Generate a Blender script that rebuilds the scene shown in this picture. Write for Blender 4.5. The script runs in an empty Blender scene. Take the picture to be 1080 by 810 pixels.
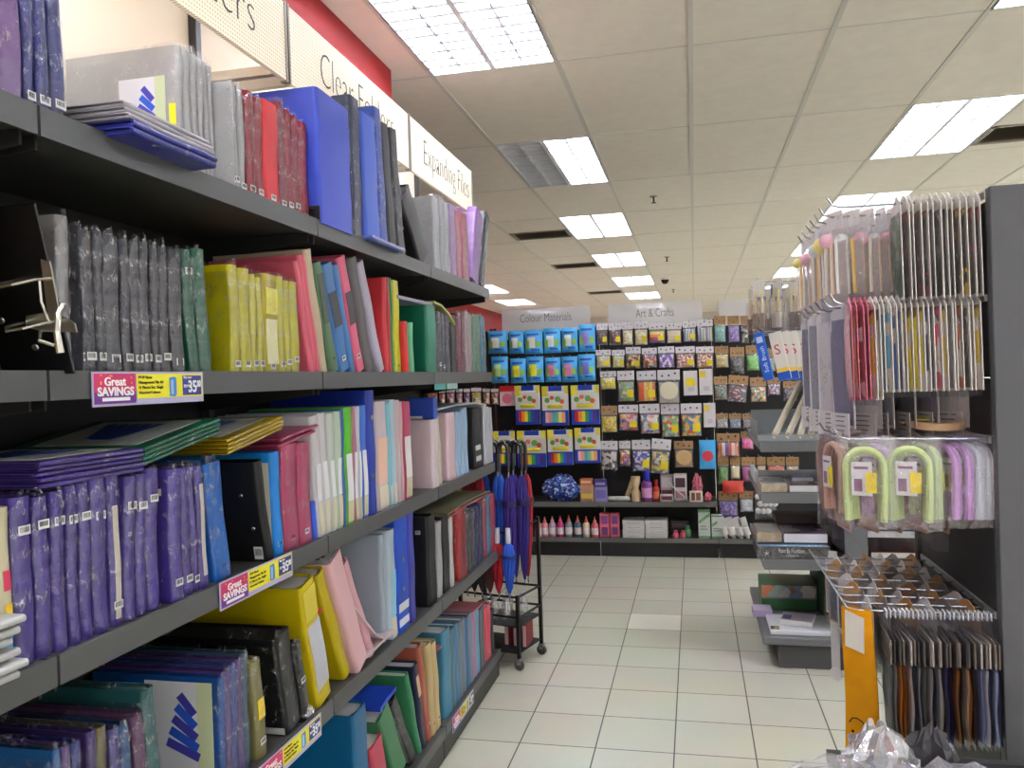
import bpy, bmesh, math, random
from mathutils import Vector, Matrix
random.seed(7)
PI = math.pi
COL = bpy.context.scene.collection
R = random.uniform

# ------------------------------------------------------------------ camera model
FOC, YAW, PITCH, ROLL, HC = 855.0, 0.2215, -0.0062, -0.0325, 1.44
def cam_axes():
    cy, sy = math.cos(YAW), math.sin(YAW); cp, sp = math.cos(PITCH), math.sin(PITCH)
    cr, sr = math.cos(ROLL), math.sin(ROLL)
    f = Vector((-sy*cp, cy*cp, sp)); r0 = Vector((cy, sy, 0)); u0 = r0.cross(f)
    return r0*cr+u0*sr, u0*cr-r0*sr, f
AX, AY, AZ = cam_axes()
ORG = Vector((0, 0, HC))
def ray(x, y): return AX*((x-540)/FOC) - AY*((y-405)/FOC) + AZ
def at_x(x, y, X): d = ray(x, y); return ORG + d*(X/d.x)
def at_y(x, y, Y): d = ray(x, y); return ORG + d*(Y/d.y)
def at_z(x, y, Z): d = ray(x, y); return ORG + d*((Z-HC)/d.z)
def y_at(x, X, z):
    w = Vector((X, 0, z-HC)); k = (x-540)/FOC
    return -(w.dot(AX)-k*w.dot(AZ))/(AX.y-k*AZ.y)
def z_at(X, y, v):
    w = Vector((X, y, 0)); k = -(v-405)/FOC
    return HC-(w.dot(AY)-k*w.dot(AZ))/(AY.z-k*AZ.z)

# ------------------------------------------------------------------ materials
def lin(c):
    o = []
    for v in c[:3]:
        v = max(0.0, min(1.0, v/255.0))
        o.append(v/12.92 if v <= 0.04045 else ((v+0.055)/1.055)**2.4)
    return (o[0], o[1], o[2], 1.0)
MATS = {}
def _new(key):
    m = bpy.data.materials.new(key); m.use_nodes = True
    nt = m.node_tree; nt.nodes.clear()
    out = nt.nodes.new('ShaderNodeOutputMaterial')
    return m, nt, out
def nd(nt, kind, **kw):
    n = nt.nodes.new(kind)
    for k, v in kw.items():
        if k in n.inputs.keys(): n.inputs[k].default_value = v
        else: setattr(n, k, v)
    return n
def bumpify(nt, bsdf, scale, strength, detail=3.0, dist=0.002, stretch=None):
    tc = nd(nt, 'ShaderNodeTexCoord')
    nz = nd(nt, 'ShaderNodeTexNoise', Scale=scale, Detail=detail)
    if stretch:
        mp = nd(nt, 'ShaderNodeMapping'); mp.inputs['Scale'].default_value = stretch
        nt.links.new(tc.outputs['Object'], mp.inputs['Vector']); nt.links.new(mp.outputs['Vector'], nz.inputs['Vector'])
    else: nt.links.new(tc.outputs['Object'], nz.inputs['Vector'])
    b = nd(nt, 'ShaderNodeBump', Strength=strength, Distance=dist)
    nt.links.new(nz.outputs['Fac'], b.inputs['Height']); nt.links.new(b.outputs['Normal'], bsdf.inputs['Normal'])
    return nz
def plain(c, rough=0.5, spec=0.4, metal=0.0, bump=None, mottle=0.0, coat=0.0):
    key = 'plain_%d_%d_%d_%s_%s_%s_%s_%s_%s' % (c[0], c[1], c[2], rough, spec, metal, bump, mottle, coat)
    if key in MATS: return MATS[key]
    m, nt, out = _new(key)
    b = nd(nt, 'ShaderNodeBsdfPrincipled', Roughness=rough, Metallic=metal)
    b.inputs['Base Color'].default_value = lin(c); b.inputs['Specular IOR Level'].default_value = spec
    b.inputs['Coat Weight'].default_value = coat; b.inputs['Coat Roughness'].default_value = 0.12
    tc = nd(nt, 'ShaderNodeTexCoord')
    if mottle:
        nz = nd(nt, 'ShaderNodeTexNoise', Scale=14.0, Detail=4.0)
        nt.links.new(tc.outputs['Object'], nz.inputs['Vector'])
        mx = nd(nt, 'ShaderNodeMix'); mx.data_type = 'RGBA'
        a = lin([v*(1-mottle) for v in c]); d = lin([v*(1+mottle) for v in c])
        mx.inputs[6].default_value = a; mx.inputs[7].default_value = d
        nt.links.new(nz.outputs['Fac'], mx.inputs[0]); nt.links.new(mx.outputs[2], b.inputs['Base Color'])
    if bump: bumpify(nt, b, bump[0], bump[1])
    nt.links.new(b.outputs[0], out.inputs[0]); MATS[key] = m
    return m
def deepen(c, k=.8, sat=1.25):
    g = .3*c[0]+.59*c[1]+.11*c[2]
    return tuple(int(max(0, min(255, (g+(v-g)*sat)*k))) for v in c[:3])
def vinyl(c):      # coloured polypropylene cover, faint grain
    return plain(deepen(c, .86), 0.38, 0.5, bump=(260.0, 0.15), mottle=0.05)
def wrapped(c):    # cover seen through crinkled cellophane
    return plain(deepen(c, .66, 1.3), 0.42, 0.4, bump=(30.0, 0.12), mottle=0.05, coat=0.25)
def frosted(c, alpha=0.35):   # translucent coloured plastic
    key = 'frost_%d_%d_%d_%s' % (c[0], c[1], c[2], alpha)
    if key in MATS: return MATS[key]
    m, nt, out = _new(key)
    b = nd(nt, 'ShaderNodeBsdfPrincipled', Roughness=0.35); b.inputs['Base Color'].default_value = lin(c)
    tr = nd(nt, 'ShaderNodeBsdfTransparent'); tr.inputs[0].default_value = lin([min(255, v*0.4+150) for v in c])
    mx = nd(nt, 'ShaderNodeMixShader'); mx.inputs[0].default_value = 1-alpha
    nt.links.new(tr.outputs[0], mx.inputs[1]); nt.links.new(b.outputs[0], mx.inputs[2])
    nt.links.new(mx.outputs[0], out.inputs[0]); MATS[key] = m
    return m
def cello(fac=0.18, tint=(250, 250, 252), scale=38.0, milk=0.1, crease_glint=0.0):   # clear crinkled film
    key = 'cello_%s_%s_%s_%s_%s' % (fac, tint, scale, milk, crease_glint)
    if key in MATS: return MATS[key]
    m, nt, out = _new(key)
    tr = nd(nt, 'ShaderNodeBsdfTransparent'); tr.inputs[0].default_value = lin(tint)
    gl = nd(nt, 'ShaderNodeBsdfGlossy', Roughness=0.1); gl.inputs[0].default_value = (1, 1, 1, 1)
    df = nd(nt, 'ShaderNodeBsdfDiffuse'); df.inputs[0].default_value = lin((225, 225, 230))
    bumpify(nt, gl, scale, 1.0, 4.0, 0.01)
    m1 = nd(nt, 'ShaderNodeMixShader'); m1.inputs[0].default_value = milk
    nt.links.new(gl.outputs[0], m1.inputs[1]); nt.links.new(df.outputs[0], m1.inputs[2])
    m2 = nd(nt, 'ShaderNodeMixShader'); m2.inputs[0].default_value = fac
    if crease_glint:       # folds in the film, their glints painted in as thin whitish lines
        tc = nd(nt, 'ShaderNodeTexCoord'); mp = nd(nt, 'ShaderNodeMapping'); mp.inputs['Scale'].default_value = (1.0, 1.0, .55)
        n1 = nd(nt, 'ShaderNodeTexNoise', Scale=scale*1.5, Detail=2.0, Distortion=1.2); n2 = nd(nt, 'ShaderNodeTexNoise', Scale=scale*.9, Detail=2.0)
        nt.links.new(tc.outputs['Object'], mp.inputs[0]); nt.links.new(mp.outputs[0], n1.inputs['Vector']); nt.links.new(tc.outputs['Object'], n2.inputs['Vector'])
        r1 = nd(nt, 'ShaderNodeValToRGB'); e = r1.color_ramp.elements
        e[0].position = .47; e[0].color = (0,0,0,1); e[1].position = .5; e[1].color = (1,1,1,1); x = e.new(.53); x.color = (0,0,0,1)
        r2 = nd(nt, 'ShaderNodeValToRGB'); e = r2.color_ramp.elements; e[0].position = .5; e[0].color = (0,0,0,1); e[1].position = .62; e[1].color = (1,1,1,1)
        nt.links.new(n1.outputs['Fac'], r1.inputs[0]); nt.links.new(n2.outputs['Fac'], r2.inputs[0])
        mu = nd(nt, 'ShaderNodeMath', operation='MULTIPLY'); nt.links.new(r1.outputs[0], mu.inputs[0]); nt.links.new(r2.outputs[0], mu.inputs[1])
        ma = nd(nt, 'ShaderNodeMath', operation='MULTIPLY_ADD'); ma.inputs[1].default_value = crease_glint; ma.inputs[2].default_value = fac; ma.use_clamp = True
        nt.links.new(mu.outputs[0], ma.inputs[0]); nt.links.new(ma.outputs[0], m2.inputs[0])
        mk = nd(nt, 'ShaderNodeMath', operation='MULTIPLY_ADD'); mk.inputs[1].default_value = .6; mk.inputs[2].default_value = milk; mk.use_clamp = True
        nt.links.new(mu.outputs[0], mk.inputs[0]); nt.links.new(mk.outputs[0], m1.inputs[0])
    nt.links.new(tr.outputs[0], m2.inputs[1]); nt.links.new(m1.outputs[0], m2.inputs[2])
    nt.links.new(m2.outputs[0], out.inputs[0]); MATS[key] = m
    return m
def emit(c, s):
    key = 'emit_%s_%s' % (c, s)
    if key in MATS: return MATS[key]
    m, nt, out = _new(key)
    e = nd(nt, 'ShaderNodeEmission', Strength=s); e.inputs[0].default_value = lin(c)
    nt.links.new(e.outputs[0], out.inputs[0]); MATS[key] = m
    return m
def cells(cols, scale=60.0, rough=0.45, coat=0.3, rnd=1.0):   # many small pieces of several colours (voronoi cells)
    key = 'cells_%s_%s' % (cols, scale)
    if key in MATS: return MATS[key]
    m, nt, out = _new('cells_%d' % len(MATS))
    b = nd(nt, 'ShaderNodeBsdfPrincipled', Roughness=rough); b.inputs['Coat Weight'].default_value = coat
    tc = nd(nt, 'ShaderNodeTexCoord')
    v = nd(nt, 'ShaderNodeTexVoronoi', Scale=scale, Randomness=rnd)
    sp = nd(nt, 'ShaderNodeSeparateColor'); rp = nd(nt, 'ShaderNodeValToRGB'); rp.color_ramp.interpolation = 'CONSTANT'
    el = rp.color_ramp.elements
    while len(el) < len(cols): el.new(0.5)
    for i, c in enumerate(cols):
        el[i].position = i/len(cols); el[i].color = lin(c)
    bp = nd(nt, 'ShaderNodeBump', Strength=0.6, Distance=0.004)
    nt.links.new(tc.outputs['Object'], v.inputs['Vector']); nt.links.new(v.outputs['Color'], sp.inputs[0])
    nt.links.new(sp.outputs[0], rp.inputs[0]); nt.links.new(rp.outputs[0], b.inputs['Base Color'])
    nt.links.new(v.outputs['Distance'], bp.inputs['Height']); nt.links.new(bp.outputs[0], b.inputs['Normal'])
    nt.links.new(b.outputs[0], out.inputs[0]); MATS[key] = m
    return m
def stripes(cols, period, axis=0, rough=0.5):   # hard-edged repeated bands along a local axis
    key = 'str_%s_%s_%d' % (cols, period, axis)
    if key in MATS: return MATS[key]
    m, nt, out = _new('stripes_%d' % len(MATS))
    b = nd(nt, 'ShaderNodeBsdfPrincipled', Roughness=rough)
    tc = nd(nt, 'ShaderNodeTexCoord'); sx = nd(nt, 'ShaderNodeSeparateXYZ')
    nt.links.new(tc.outputs['Object'], sx.inputs[0])
    d = nd(nt, 'ShaderNodeMath', operation='DIVIDE'); d.inputs[1].default_value = period
    fr = nd(nt, 'ShaderNodeMath', operation='FRACT')
    nt.links.new(sx.outputs[axis], d.inputs[0]); nt.links.new(d.outputs[0], fr.inputs[0])
    rp = nd(nt, 'ShaderNodeValToRGB'); rp.color_ramp.interpolation = 'CONSTANT'
    el = rp.color_ramp.elements
    while len(el) < len(cols): el.new(0.5)
    for i, c in enumerate(cols):
        el[i].position = i/len(cols); el[i].color = lin(c)
    nt.links.new(fr.outputs[0], rp.inputs[0]); nt.links.new(rp.outputs[0], b.inputs['Base Color'])
    nt.links.new(b.outputs[0], out.inputs[0]); MATS[key] = m
    return m

# ------------------------------------------------------------------ mesh builder
class MB:
    def __init__(s): s.v = []; s.f = []; s.m = []; s.mi = 0
    def add(s, vs, fs):
        o = len(s.v); s.v += [tuple(v) for v in vs]
        for f in fs: s.f.append(tuple(i+o for i in f)); s.m.append(s.mi)
        return s
    def box(s, a, b, M=None):
        x0, y0, z0 = a; x1, y1, z1 = b
        vs = [Vector(p) for p in ((x0,y0,z0),(x1,y0,z0),(x1,y1,z0),(x0,y1,z0),(x0,y0,z1),(x1,y0,z1),(x1,y1,z1),(x0,y1,z1))]
        if M: vs = [M @ v for v in vs]
        return s.add(vs, [(3,2,1,0),(4,5,6,7),(0,1,5,4),(1,2,6,5),(2,3,7,6),(3,0,4,7)])
    def bbox(s, a, b, r=0.003, M=None):     # box with chamfered edges
        x0, y0, z0 = a; x1, y1, z1 = b
        r = min(r, (x1-x0)/2.2, (y1-y0)/2.2, (z1-z0)/2.2)
        vs = []
        for z, i in ((z0, r), (z0+r, 0), (z1-r, 0), (z1, r)):
            k = r if i == 0 else r
            X0, X1, Y0, Y1 = x0+i, x1-i, y0+i, y1-i
            for p in ((X0+k,Y0),(X1-k,Y0),(X1,Y0+k),(X1,Y1-k),(X1-k,Y1),(X0+k,Y1),(X0,Y1-k),(X0,Y0+k)): vs.append(Vector((p[0],p[1],z)))
        if M: vs = [M @ v for v in vs]
        fs = [tuple(range(7,-1,-1)), tuple(range(24,32))]
        for l in range(3):
            for k in range(8): fs.append((l*8+k, l*8+(k+1)%8, l*8+8+(k+1)%8, l*8+8+k))
        return s.add(vs, fs)
    def prism(s, pts, z0, z1, nz=1, fn=None, cap=True):   # closed outline in xy extruded in z; fn(v)->v
        n = len(pts); vs = []
        for k in range(nz+1):
            z = z0+(z1-z0)*k/nz
            for p in pts:
                v = Vector((p[0], p[1], z)); vs.append(fn(v) if fn else v)
        fs = []
        for k in range(nz):
            for i in range(n):
                j = (i+1) % n; fs.append((k*n+i, k*n+j, (k+1)*n+j, (k+1)*n+i))
        if cap: fs.append(tuple(range(n-1,-1,-1))); fs.append(tuple(nz*n+i for i in range(n)))
        return s.add(vs, fs)
    def tube(s, pts, r, n=8, closed=False):
        P = [Vector(p) for p in pts]; vs = []; m = len(P); up = None
        for i, p in enumerate(P):
            if closed: t = (P[(i+1)%m]-P[i-1])
            else: t = (P[min(i+1,m-1)]-P[max(i-1,0)])
            t.normalize()
            if up is None:
                up = Vector((0,0,1)) if abs(t.z) < 0.9 else Vector((1,0,0))
            a = t.cross(up)
            if a.length < 1e-5: a = t.orthogonal()
            a.normalize(); b = a.cross(t); up = b
            rr = r[i] if isinstance(r, (list, tuple)) else r
            for k in range(n):
                q = 2*PI*k/n; vs.append(p+a*(rr*math.cos(q))+b*(rr*math.sin(q)))
        fs = []
        for i in range(m if closed else m-1):
            for k in range(n):
                j = (i+1) % m; fs.append((i*n+k, i*n+(k+1)%n, j*n+(k+1)%n, j*n+k))
        if not closed: fs.append(tuple(range(n-1,-1,-1))); fs.append(tuple((m-1)*n+k for k in range(n)))
        return s.add(vs, fs)
    def lathe(s, prof, n=16, M=None, sx=1.0, sy=1.0):    # prof: (r,z) bottom to top
        vs = []
        for r, z in prof:
            for k in range(n):
                q = 2*PI*k/n; v = Vector((r*sx*math.cos(q), r*sy*math.sin(q), z)); vs.append(M @ v if M else v)
        fs = []
        for i in range(len(prof)-1):
            for k in range(n): fs.append((i*n+k, i*n+(k+1)%n, (i+1)*n+(k+1)%n, (i+1)*n+k))
        fs.append(tuple(range(n-1,-1,-1))); fs.append(tuple((len(prof)-1)*n+k for k in range(n)))
        return s.add(vs, fs)
    def grid(s, nu, nv, fn):
        vs = [fn(i/nu, j/nv) for j in range(nv+1) for i in range(nu+1)]
        fs = [(j*(nu+1)+i, j*(nu+1)+i+1, (j+1)*(nu+1)+i+1, (j+1)*(nu+1)+i) for j in range(nv) for i in range(nu)]
        return s.add(vs, fs)
    def build(s, name, mats, parent=None, smooth=False, loc=None, rot=None):
        me = bpy.data.meshes.new(name); me.from_pydata(s.v, [], s.f)
        if not isinstance(mats, (list, tuple)): mats = [mats]
        for m in mats: me.materials.append(m)
        if len(mats) > 1: me.polygons.foreach_set('material_index', s.m)
        bm = bmesh.new(); bm.from_mesh(me); bmesh.ops.recalc_face_normals(bm, faces=bm.faces[:]); bm.to_mesh(me); bm.free()
        if smooth:
            me.polygons.foreach_set('use_smooth', [True]*len(me.polygons))
            try: me.set_sharp_from_angle(angle=math.radians(40))
            except Exception: pass
        me.update()
        o = bpy.data.objects.new(name, me); COL.objects.link(o)
        if parent is not None: o.parent = parent
        if loc is not None: o.location = loc
        if rot is not None: o.rotation_euler = rot
        return o
def tag(o, label, cat, group=None, kind=None):
    o['label'] = label; o['category'] = cat
    if group: o['group'] = group
    if kind: o['kind'] = kind
    return o
def thing(name, label, cat, loc=(0,0,0), rot=(0,0,0), group=None):
    o = bpy.data.objects.new(name, None); COL.objects.link(o)
    o.location = loc; o.rotation_euler = rot; o.empty_display_size = 0.05
    return tag(o, label, cat, group)
def struct(o): o['kind'] = 'structure'; return o
def copy_tree(o, parent=None):
    c = o.copy(); COL.objects.link(c)
    if parent is not None: c.parent = parent
    for ch in list(o.children): copy_tree(ch, c)
    return c
ORD = ['first','second','third','fourth','fifth','sixth','seventh','eighth','ninth','tenth','eleventh','twelfth','thirteenth',
       'fourteenth','fifteenth','sixteenth','seventeenth','eighteenth','nineteenth','twentieth','twenty-first','twenty-second','twenty-third','twenty-fourth','twenty-fifth','twenty-sixth','twenty-seventh','twenty-eighth']
FACE_X = (PI/2, 0, PI/2)      # lettering that faces +X
FACE_Y = (PI/2, 0, 0)         # lettering that faces the camera (-Y)
_dg = None
def text(s, size, mat, parent, loc, rot, name='lettering', width=None, ext=0.0004, align='LEFT', bold=0.0):
    cu = bpy.data.curves.new('lettering', 'FONT'); cu.body = s; cu.size = size; cu.extrude = ext
    cu.resolution_u = 3; cu.align_x = align; cu.offset = bold
    t = bpy.data.objects.new('tmp_lettering', cu); COL.objects.link(t)
    bpy.context.view_layer.update()
    me = bpy.data.meshes.new_from_object(t.evaluated_get(bpy.context.evaluated_depsgraph_get()))
    bpy.data.objects.remove(t); bpy.data.curves.remove(cu)
    if width:
        xs = [v.co.x for v in me.vertices]
        if xs:
            k = width/(max(xs)-min(xs)); c = min(xs) if align == 'LEFT' else (min(xs)+max(xs))/2
            for v in me.vertices: v.co.x = (v.co.x-c)*k
    me.materials.clear(); me.materials.append(mat); me.name = name
    o = bpy.data.objects.new(name, me); COL.objects.link(o); o.location = loc; o.rotation_euler = rot
    if parent is not None: o.parent = parent
    return o
# ------------------------------------------------------------------ the room shell
CEIL = 2.895
GX, GY = -0.573, 3.705          # ceiling grid origin (0.6 x 1.2 m cells)
def floor_mat():
    m, nt, out = _new('floor_tiles')
    b = nd(nt, 'ShaderNodeBsdfPrincipled', Roughness=0.32); b.inputs['Specular IOR Level'].default_value = 0.35
    tc = nd(nt, 'ShaderNodeTexCoord'); mp = nd(nt, 'ShaderNodeMapping')
    mp.inputs['Location'].default_value = (0.718+3.0, -3.118+3.0, 0)
    br = nd(nt, 'ShaderNodeTexBrick'); br.offset = 0.0; br.squash = 1.0
    br.inputs['Scale'].default_value = 1.0; br.inputs['Brick Width'].default_value = 0.30; br.inputs['Row Height'].default_value = 0.30
    br.inputs['Mortar Size'].default_value = 0.0028; br.inputs['Mortar Smooth'].default_value = 0.1
    br.inputs['Color1'].default_value = lin((196, 194, 175)); br.inputs['Color2'].default_value = lin((203, 201, 182)); br.inputs['Mortar'].default_value = lin((70, 66, 60))
    nt.links.new(tc.outputs['Object'], mp.inputs['Vector']); nt.links.new(mp.outputs['Vector'], br.inputs['Vector'])
    nz = nd(nt, 'ShaderNodeTexNoise', Scale=2.5, Detail=4.0); nt.links.new(tc.outputs['Object'], nz.inputs['Vector'])
    mx = nd(nt, 'ShaderNodeMix'); mx.data_type = 'RGBA'; mx.blend_type = 'MULTIPLY'; mx.inputs[0].default_value = 0.22
    nt.links.new(br.outputs['Color'], mx.inputs[6]); nt.links.new(nz.outputs['Color'], mx.inputs[7])
    nt.links.new(mx.outputs[2], b.inputs['Base Color'])
    bp = nd(nt, 'ShaderNodeBump', Strength=0.4, Distance=0.001); bp.invert = True
    nt.links.new(br.outputs['Fac'], bp.inputs['Height']); nt.links.new(bp.outputs[0], b.inputs['Normal'])
    nt.links.new(b.outputs[0], out.inputs[0]); return m
struct(MB().box((-6,-2.5,-0.1),(7,22,0)).build('floor', floor_mat()))
# one paler replaced tile in the aisle is part of the floor
pt = at_z(690, 655, 0)
px0 = -0.718+0.3*math.floor((pt.x+0.718)/0.3); py0 = 3.118+0.3*math.floor((pt.y-3.118)/0.3)
struct(MB().box((px0+.002,py0+.002,0.0),(px0+.298,py0+.298,0.0006)).build('floor_pale_tile', plain((226,223,208), 0.3)))

LIGHT_COL = emit((242, 244, 252), 31.0)
CELLS_LIGHT = {}
for i in (-5,-3,-1, 1, 3, 5, 7, 9, 11, 13): CELLS_LIGHT[(-1, i)] = 'light'
for i in (-5,-3,-1, 1, 3, 5, 7, 9, 11): CELLS_LIGHT[(3, i)] = 'light'
for i in (-4,-2, 0, 2, 4, 6): CELLS_LIGHT[(7, i)] = 'light'
for i in (7, 9, 11): CELLS_LIGHT[(-5, i)] = 'light'
CELLS_VENT = {(-2, 3): 1, (-2, 5): 1, (4, 1): 1, (-2, 8): 1}
tile_mat = plain((238, 231, 218), 0.85, 0.2, bump=(160.0, 0.25), mottle=0.03)
mb = MB(); I0, I1, J0, J1 = -5, 14, -9, 11
for j in range(J0, J1):
    for i in range(I0, I1):
        if (j, i) in CELLS_LIGHT or (j, i) in CELLS_VENT: continue
        x, y = GX+.6*j, GY+1.2*i
        mb.box((x, y, CEIL), (x+.6, y+1.2, CEIL+.015))
struct(mb.build('ceiling', tile_mat))
mb = MB()
for j in range(J0, J1+1): mb.box((GX+.6*j-.012, GY+1.2*I0, CEIL-.004), (GX+.6*j+.012, GY+1.2*I1, CEIL+.001))
for i in range(I0, I1+1): mb.box((GX+.6*J0, GY+1.2*i-.006, CEIL-.002), (GX+.6*J1, GY+1.2*i+.006, CEIL+.001))
struct(mb.build('trim_1', plain((216, 212, 202), 0.5)))
# red wall behind the left shelving ends in a corner; the shop is wider beyond it
red = plain((138, 18, 16), 0.6, 0.3, mottle=0.03)
struct(MB().box((-1.60,-2.5,0),(-1.335,3.58,CEIL)).build('wall_left', red))
struct(MB().box((-4.35,3.3,0),(-4.15,19.5,CEIL)).build('wall_far_left', red))
struct(MB().box((-4.35,3.2,0),(-1.60,3.34,CEIL)).build('wall_return', red))
struct(MB().box((-4.35,20.0,0),(6.1,20.15,CEIL)).build('wall_back', plain((214,206,196),0.7)))

# ------------------------------------------------------------------ recessed ceiling lights
white_metal = plain((226, 230, 234), 0.35, 0.5)
def louvre_mat():
    m, nt, out = _new('louvre_white')
    d = nd(nt, 'ShaderNodeBsdfDiffuse'); d.inputs[0].default_value = lin((244,247,252))
    tl = nd(nt, 'ShaderNodeBsdfTranslucent'); tl.inputs[0].default_value = lin((244,247,252))
    mx = nd(nt, 'ShaderNodeMixShader'); mx.inputs[0].default_value = 0.03
    nt.links.new(d.outputs[0], mx.inputs[1]); nt.links.new(tl.outputs[0], mx.inputs[2]); nt.links.new(mx.outputs[0], out.inputs[0]); return m
def troffer():
    t = thing('ceiling_light', '', 'ceiling light')
    # origin: centre of the cell at ceiling level; 0.6 (x) by 1.2 (y)
    h = MB()
    h.box((-.295,-.595,.095),(.295,.595,.105)); h.box((-.298,-.598,-.004),(-.286,.598,.105)); h.box((.286,-.598,-.004),(.298,.598,.105))
    h.box((-.298,-.598,-.004),(.298,-.586,.105)); h.box((-.298,.586,-.004),(.298,.598,.105)); h.box((-.012,-.59,-.003),(.012,.59,.1))
    h.build('housing', plain((232,236,240), 0.3, 0.6), t)
    for x in (-.215,-.075,.075,.215):
        MB().tube([(x,-.57,.065),(x,.57,.065)], .014, 8).build('fluorescent_tube', LIGHT_COL, t)
    l = MB()
    for k in range(1, 14):
        y = -.59+1.18*k/14
        for a, b in ((-.286,-.012),(.012,.286)):
            l.add([(a,y-.012,.0),(b,y-.012,.0),(b,y,.045),(a,y,.045),(a,y+.012,.0),(b,y+.012,.0)], [(0,1,2,3),(3,2,5,4)])
    for x in (-.145,.145): l.add([(x-.006,-.588,0),(x-.006,.588,0),(x,.588,.045),(x,-.588,.045),(x+.006,-.588,0),(x+.006,.588,0)], [(0,1,2,3),(3,2,5,4)])
    l.build('louvre', louvre_mat(), t)
    return t
proto = troffer(); first = True
row_names = {-1: 'in the row left of the aisle', 3: 'in the row right of the aisle', 7: 'in the far right row', -5: 'in the far left row'}
cnt = {}
for (j, i) in sorted(CELLS_LIGHT, key=lambda c: (c[0], c[1])):
    o = proto if first else copy_tree(proto); first = False
    o.location = (GX+.6*j+.3, GY+1.2*i+.6, CEIL)
    k = cnt.get(j, 0); cnt[j] = k+1
    o['label'] = 'lit louvred ceiling light %s, %s from the front' % (row_names[j], ORD[k]); o['group'] = 'recessed ceiling lights'
    if (j, i) == (-1, 1):
        o['label'] = 'louvred ceiling light with one half dark, in the row left of the aisle'
        for ch in o.children:
            if ch.name.startswith('fluorescent_tube'):
                x = ch.data.vertices[0].co.x
                if x < 0: ch.data = ch.data.copy(); ch.data.materials[0] = plain((214,196,176), .5); ch['label'] = 'unlit tube'
vent_lab = {(-2,3): 'small grey slatted air vent in the ceiling, nearest on the left', (-2,5): 'grey slatted ceiling air vent, second on the left', (4,1): 'dark slatted air vent beside the right ceiling light', (-2,8): 'farthest slatted ceiling vent on the left'}
def vent(j, i):
    x, y = GX+.6*j+.3, GY+1.2*i+.6
    t = thing('air_vent', vent_lab[(j,i)], 'air vent', (x, y, CEIL), group='ceiling air vents')
    MB().box((-.299,-.599,0),(.299,.02,.015)).build('ceiling_panel', tile_mat, t)
    MB().box((-.299,.44,0),(.299,.599,.015)).build('ceiling_panel', tile_mat, t)
    f = MB(); f.box((-.295,.02,-.006),(-.265,.44,.02)); f.box((.265,.02,-.006),(.295,.44,.02)); f.box((-.295,.02,-.006),(.295,.05,.02)); f.box((-.295,.41,-.006),(.295,.44,.02))
    f.build('frame', plain((150,140,126),.6), t)
    s = MB()
    for k in range(9):
        yy = .065+.04*k
        s.add([(-.265,yy,0),(.265,yy,0),(.265,yy+.028,.022),(-.265,yy+.028,.022)], [(0,1,2,3)])
    s.build('slats', plain((128,118,104),.6), t)
    MB().box((-.27,.04,.04),(.27,.42,.05)).build('duct', plain((30,28,26),.9), t)
for c in CELLS_VENT: vent(*c)
def sprinkler(x, y, lab):
    t = thing('sprinkler', lab, 'sprinkler', (x, y, CEIL), group='ceiling sprinklers')
    MB().lathe([(.03,-.006),(.034,-.003),(.034,0)], 16).build('escutcheon', plain((140,130,115),.4,metal=.6), t, True)
    MB().lathe([(.008,-.05),(.008,-.006)], 10).build('nozzle', plain((60,54,48),.4,metal=.5), t, True)
    MB().lathe([(.02,-.056),(.022,-.052),(.006,-.05)], 12).build('deflector', plain((60,54,48),.4,metal=.5), t, True)
sprinkler(-.28, 6.74, 'dark sprinkler head on the ceiling, nearest to the camera')
sprinkler(-.28, 4.3-1.75, 'sprinkler head at the top edge above the nearest ceiling light')
sprinkler(-.29, 10.28, 'small ceiling sprinkler, second from the camera')
sprinkler(-.31, 14.25, 'tiny ceiling sprinkler farthest down the aisle')
t = thing('dome_camera', 'small dark dome security camera on the ceiling', 'camera', (-.39, 12.5, CEIL))
MB().lathe([(.07,-.03),(.075,-.005),(.075,0)], 20).build('mount', plain((220,216,208),.5), t, True)
MB().lathe([(.004,-.095),(.03,-.09),(.052,-.065),(.06,-.03)], 20).build('dome', plain((20,20,22),.1), t, True)

# ------------------------------------------------------------------ camera and light
cd = bpy.data.cameras.new('camera'); cam = bpy.data.objects.new('camera', cd); COL.objects.link(cam)
cd.sensor_width = 36.0; cd.lens = FOC/1080*36.0; cd.clip_start = 0.05; cd.clip_end = 100
M = Matrix(((AX.x, AY.x, -AZ.x, 0), (AX.y, AY.y, -AZ.y, 0), (AX.z, AY.z, -AZ.z, HC), (0, 0, 0, 1)))
cam.matrix_world = M
bpy.context.scene.camera = cam
w = bpy.data.worlds.new('world'); bpy.context.scene.world = w; w.use_nodes = True
w.node_tree.nodes['Background'].inputs[0].default_value = (1.0, 0.985, 0.96, 1); w.node_tree.nodes['Background'].inputs[1].default_value = 0.6
vs = bpy.context.scene.view_settings
vs.view_transform = 'Standard'; vs.look = 'None'; vs.exposure = 1.17; vs.gamma = 1.0; vs.use_curve_mapping = False
bpy.context.scene.cycles.max_bounces = 10; bpy.context.scene.cycles.transparent_max_bounces = 24
bpy.context.scene.cycles.use_denoising = True
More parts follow.
